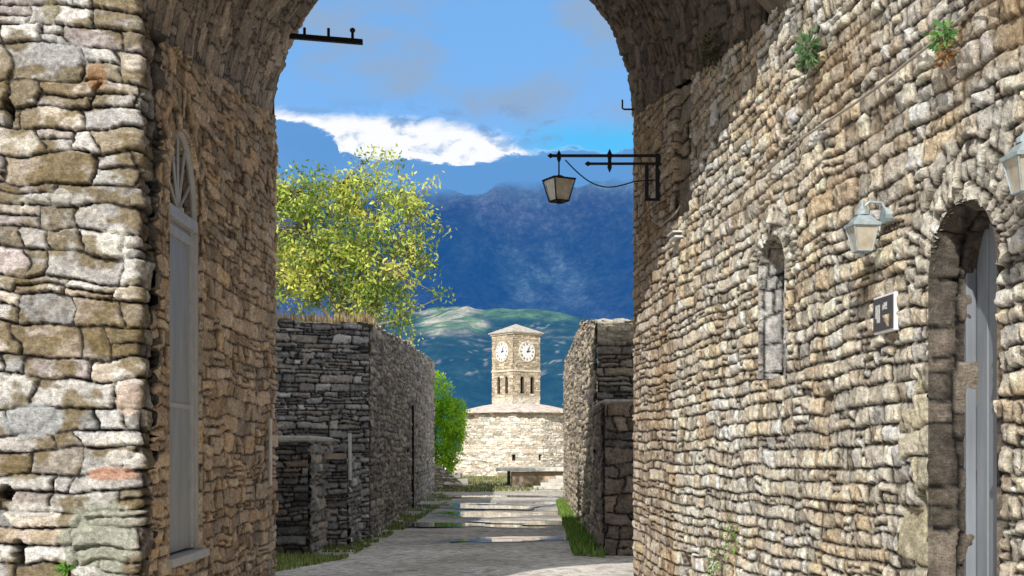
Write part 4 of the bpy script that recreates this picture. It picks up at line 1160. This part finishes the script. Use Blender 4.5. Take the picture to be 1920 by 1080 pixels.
# plants growing out of the right wall
def wall_plant(px, py, r, n, cols, label, name='wall_plant', size=.07, hang=.6, seed=1, off=.03):
    c = wp(px, py, off); rs = RS(seed)
    p = rs.normal(size=(n, 3))*np.array((.3, .6, .5))*r; p[:, 2] -= hang*r*np.abs(rs.normal(size=n))
    cen = np.array(c)+p+np.array(((nR[0])*.08, (nR[1])*.08, 0)); cen[:, 0] = np.minimum(cen[:, 0], XR(cen[:, 1])-.03)
    th = thing(name, tuple(c), label, 'plant')
    co = np.array(cols)[rs.randint(0, len(cols), n)]*(.6+.8*rs.rand(n))[:, None]
    leaves_mesh('foliage', cen, size, co, th, seed, .5, .2)
    s = MB()
    for k in range(7): s.tube([tuple(c), tuple(Vector(cen[k])*.5+c*.5+Vector((-.02, 0, .02))), tuple(cen[k])], .004, 4)
    s.build('stem', M_BARK, th)
wall_plant(1536, 85, .075, 220, [(.09, .20, .09), (.14, .27, .12), (.3, .38, .2)], 'bluish green tuft growing from the wall above the slit window', seed=3, size=.045)
wall_plant(1798, 58, .05, 150, [(.10, .28, .08), (.2, .34, .1)], 'green tuft with reddish dry base beside the cable high at right', seed=4, size=.035)
wall_plant(1800, 98, .035, 80, [(.45, .16, .06), (.40, .28, .1), (.5, .35, .2)], 'rust coloured dried plant just under the green tuft high at right', seed=5, size=.03)
wall_plant(1350, 85, .10, 200, [(.05, .08, .03), (.08, .11, .04), (.12, .09, .05)], 'dark ivy clump on the shaded wall near the vault', seed=6, size=.04)
wall_plant(1385, 985, .07, 80, [(.14, .30, .05), (.2, .34, .08)], 'sparse green weeds low on the sunlit wall', seed=7, size=.035, hang=1.6)
wall_plant(1355, 1048, .07, 60, [(.14, .30, .05), (.2, .34, .08)], 'low weed patch at the bottom of the sunlit wall', seed=8, size=.035)
# sprout on the pier
c = Vector(at(120, 1066, YF-.06)); rs = RS(44); n = 60
cen = np.array(c)+rs.normal(size=(n, 3))*np.array((.03, .015, .02))
th = thing('wall_plant', tuple(c), 'tiny bright green sprout in the bottom of the left pier', 'plant')
leaves_mesh('foliage', cen, .04, np.tile(np.array((.2, .42, .08)), (n, 1)), th, 3, .6, -.2)

# ================================================================== MOUNTAINS
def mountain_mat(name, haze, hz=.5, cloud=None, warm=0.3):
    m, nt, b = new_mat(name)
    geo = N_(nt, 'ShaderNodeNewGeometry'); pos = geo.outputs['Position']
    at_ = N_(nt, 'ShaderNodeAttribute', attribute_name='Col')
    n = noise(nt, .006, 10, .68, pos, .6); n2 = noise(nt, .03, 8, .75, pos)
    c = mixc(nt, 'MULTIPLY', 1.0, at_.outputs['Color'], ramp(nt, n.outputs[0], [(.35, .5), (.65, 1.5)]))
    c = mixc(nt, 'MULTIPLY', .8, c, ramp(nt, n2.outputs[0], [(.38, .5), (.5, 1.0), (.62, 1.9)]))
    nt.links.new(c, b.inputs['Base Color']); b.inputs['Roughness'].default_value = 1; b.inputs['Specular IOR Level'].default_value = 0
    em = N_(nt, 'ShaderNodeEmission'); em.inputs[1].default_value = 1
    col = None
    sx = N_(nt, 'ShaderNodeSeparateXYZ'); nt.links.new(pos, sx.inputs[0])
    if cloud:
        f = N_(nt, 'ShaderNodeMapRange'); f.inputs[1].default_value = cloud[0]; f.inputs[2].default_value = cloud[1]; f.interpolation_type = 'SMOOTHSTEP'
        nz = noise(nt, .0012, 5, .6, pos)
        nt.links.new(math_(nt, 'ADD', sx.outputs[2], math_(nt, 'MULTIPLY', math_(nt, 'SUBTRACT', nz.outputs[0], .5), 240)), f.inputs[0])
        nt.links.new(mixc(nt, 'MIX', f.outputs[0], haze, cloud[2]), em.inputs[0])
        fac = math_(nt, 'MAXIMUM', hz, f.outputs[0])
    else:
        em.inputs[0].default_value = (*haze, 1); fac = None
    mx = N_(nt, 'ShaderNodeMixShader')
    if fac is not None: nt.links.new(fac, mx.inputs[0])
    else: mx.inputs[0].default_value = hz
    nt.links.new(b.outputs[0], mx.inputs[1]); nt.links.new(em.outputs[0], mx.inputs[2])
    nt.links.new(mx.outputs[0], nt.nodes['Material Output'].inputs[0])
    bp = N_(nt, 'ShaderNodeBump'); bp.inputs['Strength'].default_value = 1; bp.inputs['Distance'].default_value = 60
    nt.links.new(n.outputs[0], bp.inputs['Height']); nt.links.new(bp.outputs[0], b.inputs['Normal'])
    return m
def ridged(x, y, seed, oct=5):
    s = 0; a = .5; t = 0
    for o in range(oct):
        s = s+a*(1-np.abs(2*vnoise(x*2**o+o*11.7, y*2**o+o*5.3, seed+o)-1))**1.5; t += a; a *= .5
    return s/t
def terrain(name, y0, y1, ny, uw, nu, hf, mat, colf):
    t = np.linspace(0, 1, ny); u = np.linspace(-uw, uw, nu)
    Uu, T = np.meshgrid(u, t, indexing='ij'); Yv = y0+(y1-y0)*T; Xv = Uu*Yv
    Z = hf(Uu, T, Xv, Yv)
    cc = colf(Uu, T, Xv, Yv, Z)
    o = mesh_np(name, np.stack([Xv, Yv, Z], -1).reshape(-1, 3), grid_faces(nu, ny)[:, ::1], mat, col=cc.reshape(-1, 3))
    return tag(o, kind='structure')
def hf_far(U, T, X, Y):
    top = .214*9000
    prof = sstep(0, 1, T)**.85
    rg = ridged(X/1500, Y/1900, 401, 6)
    return top*prof*(1-.0)+(rg-.5)*750*sstep(0, .25, T)*sstep(.98, .66, T)
def cf_far(U, T, X, Y, Z):
    n = fbm(X/900, Z/350, 411, 5)[..., None]; n2 = fbm(X/170+Z/200, Z/110, 421, 5)[..., None]
    c = np.array((.012, .05, .05))*(1-n)+np.array((.10, .09, .10))*n
    gl_ = ridged(X/420+.25*Z/420, Z/900, 491, 5)[..., None]; c = c*(.35+1.5*gl_**2)  # ridges lightened and gullies darkened in colour to imitate lit relief
    rock = sstep(.52, .66, n2)*sstep(.4, .7, gl_)*sstep(.2, .5, T)[..., None]
    return c*(1-rock*.6)+np.array((.16, .24, .26))*rock*.45
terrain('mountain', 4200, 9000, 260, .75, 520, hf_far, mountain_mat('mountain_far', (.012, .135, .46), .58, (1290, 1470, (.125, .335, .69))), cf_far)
def hf_near(U, T, X, Y):
    rg = ridged(X/520, Y/600, 431, 6)
    env = np.interp(U, [-.75, -.12, -.072, -.05, -.035, -.02, 0, .03, .06, .1, .75], [.10, .100, .108, .113, .113, .108, .109, .111, .106, .10, .1])
    return env*3300*sstep(0, .95, T)*(.90+.10*rg)+(fbm(X/300, Y/260, 433, 5)-.5)*90*sstep(0, .3, T)*sstep(1.05, .8, T)
def cf_near(U, T, X, Y, Z):
    n = fbm(X/160, Z/50+Y/400, 441, 5)[..., None]; n2 = fbm(X/45, Z/14+Y/200, 451, 4)[..., None]
    c = np.array((.02, .055, .05))*(1-n)+np.array((.05, .09, .055))*n
    vv = Z/Y+.006*(fbm(X/90, Z/40, 495, 3)-.5)
    sunlit_hill = sstep(1.3, .7, np.abs(U+.048+.02*(fbm(X/120, Z/50, 496, 3)-.5))/.026)*sstep(.090, .096, vv)  # sunlit slope put into the colour as a brighter patch
    hill2 = sstep(1.3, .6, np.abs(U-.012)/.035)*sstep(.103, .108, vv)
    bare = sstep(.42, .6, n2)
    cl = np.array((.85, .78, .55))*bare+np.array((.26, .42, .12))*(1-bare)
    k = sunlit_hill[..., None]
    c = c*(1-k)+cl*k
    k2 = hill2[..., None]*.8
    c = c*(1-k2)+np.array((.24, .42, .12))*k2
    dots = (sstep(.70, .76, fbm(X/12, Z/8+Y/90, 461, 2))*sstep(.45, .6, fbm(X/200, Z/60, 471, 2)))[..., None]
    lin = sstep(.035, .0, np.abs(fbm(X/260, Z/60, 481, 3)-.5))*sstep(.45, .7, fbm(X/120, Z/80, 483, 2))
    c = c*(1-.5*lin[..., None])+np.array((.30, .30, .22))*.5*lin[..., None]
    return c*(1-dots)+np.array((.45, .40, .36))*dots
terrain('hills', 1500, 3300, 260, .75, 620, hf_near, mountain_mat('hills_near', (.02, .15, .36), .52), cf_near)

# ================================================================== WORLD
w = bpy.data.worlds.new('World'); scene.world = w; w.use_nodes = True
nt = w.node_tree; bg = nt.nodes['Background']; bg.inputs[1].default_value = .15
SUN = Vector((-1, -2.9, 2.14)).normalized()
sky = N_(nt, 'ShaderNodeTexSky'); sky.sky_type = 'NISHITA'; sky.sun_disc = False
sky.sun_elevation = math.asin(SUN.z); sky.sun_rotation = math.atan2(SUN.x, SUN.y)
sky.altitude = 300; sky.air_density = 1.2; sky.dust_density = .6; sky.ozone_density = 2.0
tc = N_(nt, 'ShaderNodeTexCoord'); gen = tc.outputs['Generated']
s = N_(nt, 'ShaderNodeSeparateXYZ'); nt.links.new(gen, s.inputs[0])
dy = math_(nt, 'MAXIMUM', s.outputs[1], .05)
u = math_(nt, 'DIVIDE', s.outputs[0], dy); v = math_(nt, 'DIVIDE', s.outputs[2], dy)
cmb = N_(nt, 'ShaderNodeCombineXYZ'); nt.links.new(u, cmb.inputs[0]); nt.links.new(math_(nt, 'MULTIPLY', v, 1.9), cmb.inputs[1])
st_ = .15
def sc3(c): return tuple(x/st_ for x in c)
n1 = noise(nt, 9, 7, .55, cmb.outputs[0], .3); n2 = noise(nt, 34, 8, .62, cmb.outputs[0], .4); n3 = noise(nt, 3.2, 5, .5, cmb.outputs[0])
# remap u to 0..1 over -.2 .. .12
un = N_(nt, 'ShaderNodeMapRange'); un.inputs[1].default_value = -.2; un.inputs[2].default_value = .12; nt.links.new(u, un.inputs[0])
def U_(px): return ((px-HX)/F+.2)/.32
def V_(py): return (HY-py)/F
def curve(pts): # boundary height as a ramp value
    return ramp(nt, un.outputs[0], [(max(0, min(1, U_(px))), V_(py)) for px, py in pts])
low = curve([(480, 222), (590, 243), (632, 262), (636, 290), (740, 302), (870, 320), (940, 296), (1000, 287), (1200, 285)])
upp = curve([(480, 208), (600, 222), (700, 225), (850, 238), (940, 262), (1000, 289), (1200, 296)])
jit = math_(nt, 'MULTIPLY', math_(nt, 'SUBTRACT', n2.outputs[0], .5), .030)
vj = math_(nt, 'ADD', v, jit)
def srange(x, a, b):
    f = N_(nt, 'ShaderNodeMapRange'); f.interpolation_type = 'SMOOTHSTEP'; f.inputs[1].default_value = a; f.inputs[2].default_value = b; nt.links.new(x, f.inputs[0]); return f.outputs[0]
above_low = srange(math_(nt, 'SUBTRACT', vj, low), -.0012, .0022)
below_up = srange(math_(nt, 'SUBTRACT', upp, math_(nt, 'ADD', v, math_(nt, 'MULTIPLY', jit, .9))), -.007, .005)
white = math_(nt, 'MULTIPLY', above_low, below_up)
base_c = mixc(nt, 'MIX', .75, sky.outputs[0], sc3((.15, .43, .90)))
# upper soft grey-blue cloud veil
veil = srange(n1.outputs[0], .42, .64)
reg = math_(nt, 'MULTIPLY', srange(v, .24, .275), srange(v, .50, .31))
c = mixc(nt, 'MIX', math_(nt, 'MULTIPLY', veil, math_(nt, 'ADD', math_(nt, 'MULTIPLY', reg, .9), .3)), base_c, sc3((.28, .43, .66)))
# cyan slot low right
cy = math_(nt, 'MULTIPLY', srange(v, .222, .236), srange(v, .268, .243)); cy = math_(nt, 'MULTIPLY', cy, srange(u, -.02, .05))
c = mixc(nt, 'MIX', math_(nt, 'MULTIPLY', cy, .85), c, sc3((.085, .55, .98)))
gy = math_(nt, 'MULTIPLY', srange(n2.outputs[0], .5, .62), math_(nt, 'MULTIPLY', srange(v, .235, .25), srange(v, .285, .255)))
gy = math_(nt, 'MULTIPLY', gy, srange(u, .09, .02))
c = mixc(nt, 'MIX', math_(nt, 'MULTIPLY', gy, .6), c, sc3((.20, .33, .55)))
wc = mixc(nt, 'MIX', srange(n2.outputs[0], .52, .66), sc3((.98, .99, 1.02)), sc3((.50, .64, .85)))
c = mixc(nt, 'MIX', white, c, wc)
# low blue cloud bank above the mountain
lc = mixc(nt, 'MIX', n1.outputs[0], sc3((.09, .29, .66)), sc3((.17, .39, .74)))
lowm = math_(nt, 'SUBTRACT', 1.0, above_low)
lowm = math_(nt, 'MULTIPLY', lowm, srange(s.outputs[1], 0.1, .5))
c = mixc(nt, 'MIX', lowm, c, lc)
cmb2 = N_(nt, 'ShaderNodeCombineXYZ'); zz_ = math_(nt, 'MAXIMUM', s.outputs[2], .12)
nt.links.new(math_(nt, 'DIVIDE', s.outputs[0], zz_), cmb2.inputs[0]); nt.links.new(math_(nt, 'DIVIDE', s.outputs[1], zz_), cmb2.inputs[1])
nb_ = noise(nt, 1.1, 8, .6, cmb2.outputs[0], .3)
back = math_(nt, 'MAXIMUM', srange(s.outputs[1], .80, .45), srange(s.outputs[2], .42, .62))  # unseen sky behind and overhead, clouded to brighten and neutralise the fill
fill_cloud = math_(nt, 'MULTIPLY', back, srange(nb_.outputs[0], .34, .52))
c = mixc(nt, 'MIX', fill_cloud, c, sc3((.67, .65, .615)))
nt.links.new(c, bg.inputs[0])

sl = bpy.data.lights.new('sun', 'SUN'); sl.energy = 5.0; sl.angle = math.radians(.5); sl.color = (1, .95, .86)
so = bpy.data.objects.new('sun', sl); C.objects.link(so); so.rotation_euler = (-SUN).to_track_quat('-Z', 'Y').to_euler(); so.location = SUN*50

cam = bpy.data.cameras.new('camera'); co = bpy.data.objects.new('camera', cam); C.objects.link(co)
co.location = (0, 0, EYE); co.rotation_euler = (math.radians(90), 0, 0)
cam.sensor_width = 36; cam.lens = 36*F/1920; cam.shift_y = (HY-540)/1920; cam.clip_end = 60000; cam.clip_start = .05
scene.camera = co
scene.view_settings.view_transform = 'Standard'; scene.view_settings.look = 'None'; scene.view_settings.exposure = 0
scene.render.engine = 'CYCLES'; scene.cycles.max_bounces = 8; scene.cycles.diffuse_bounces = 5
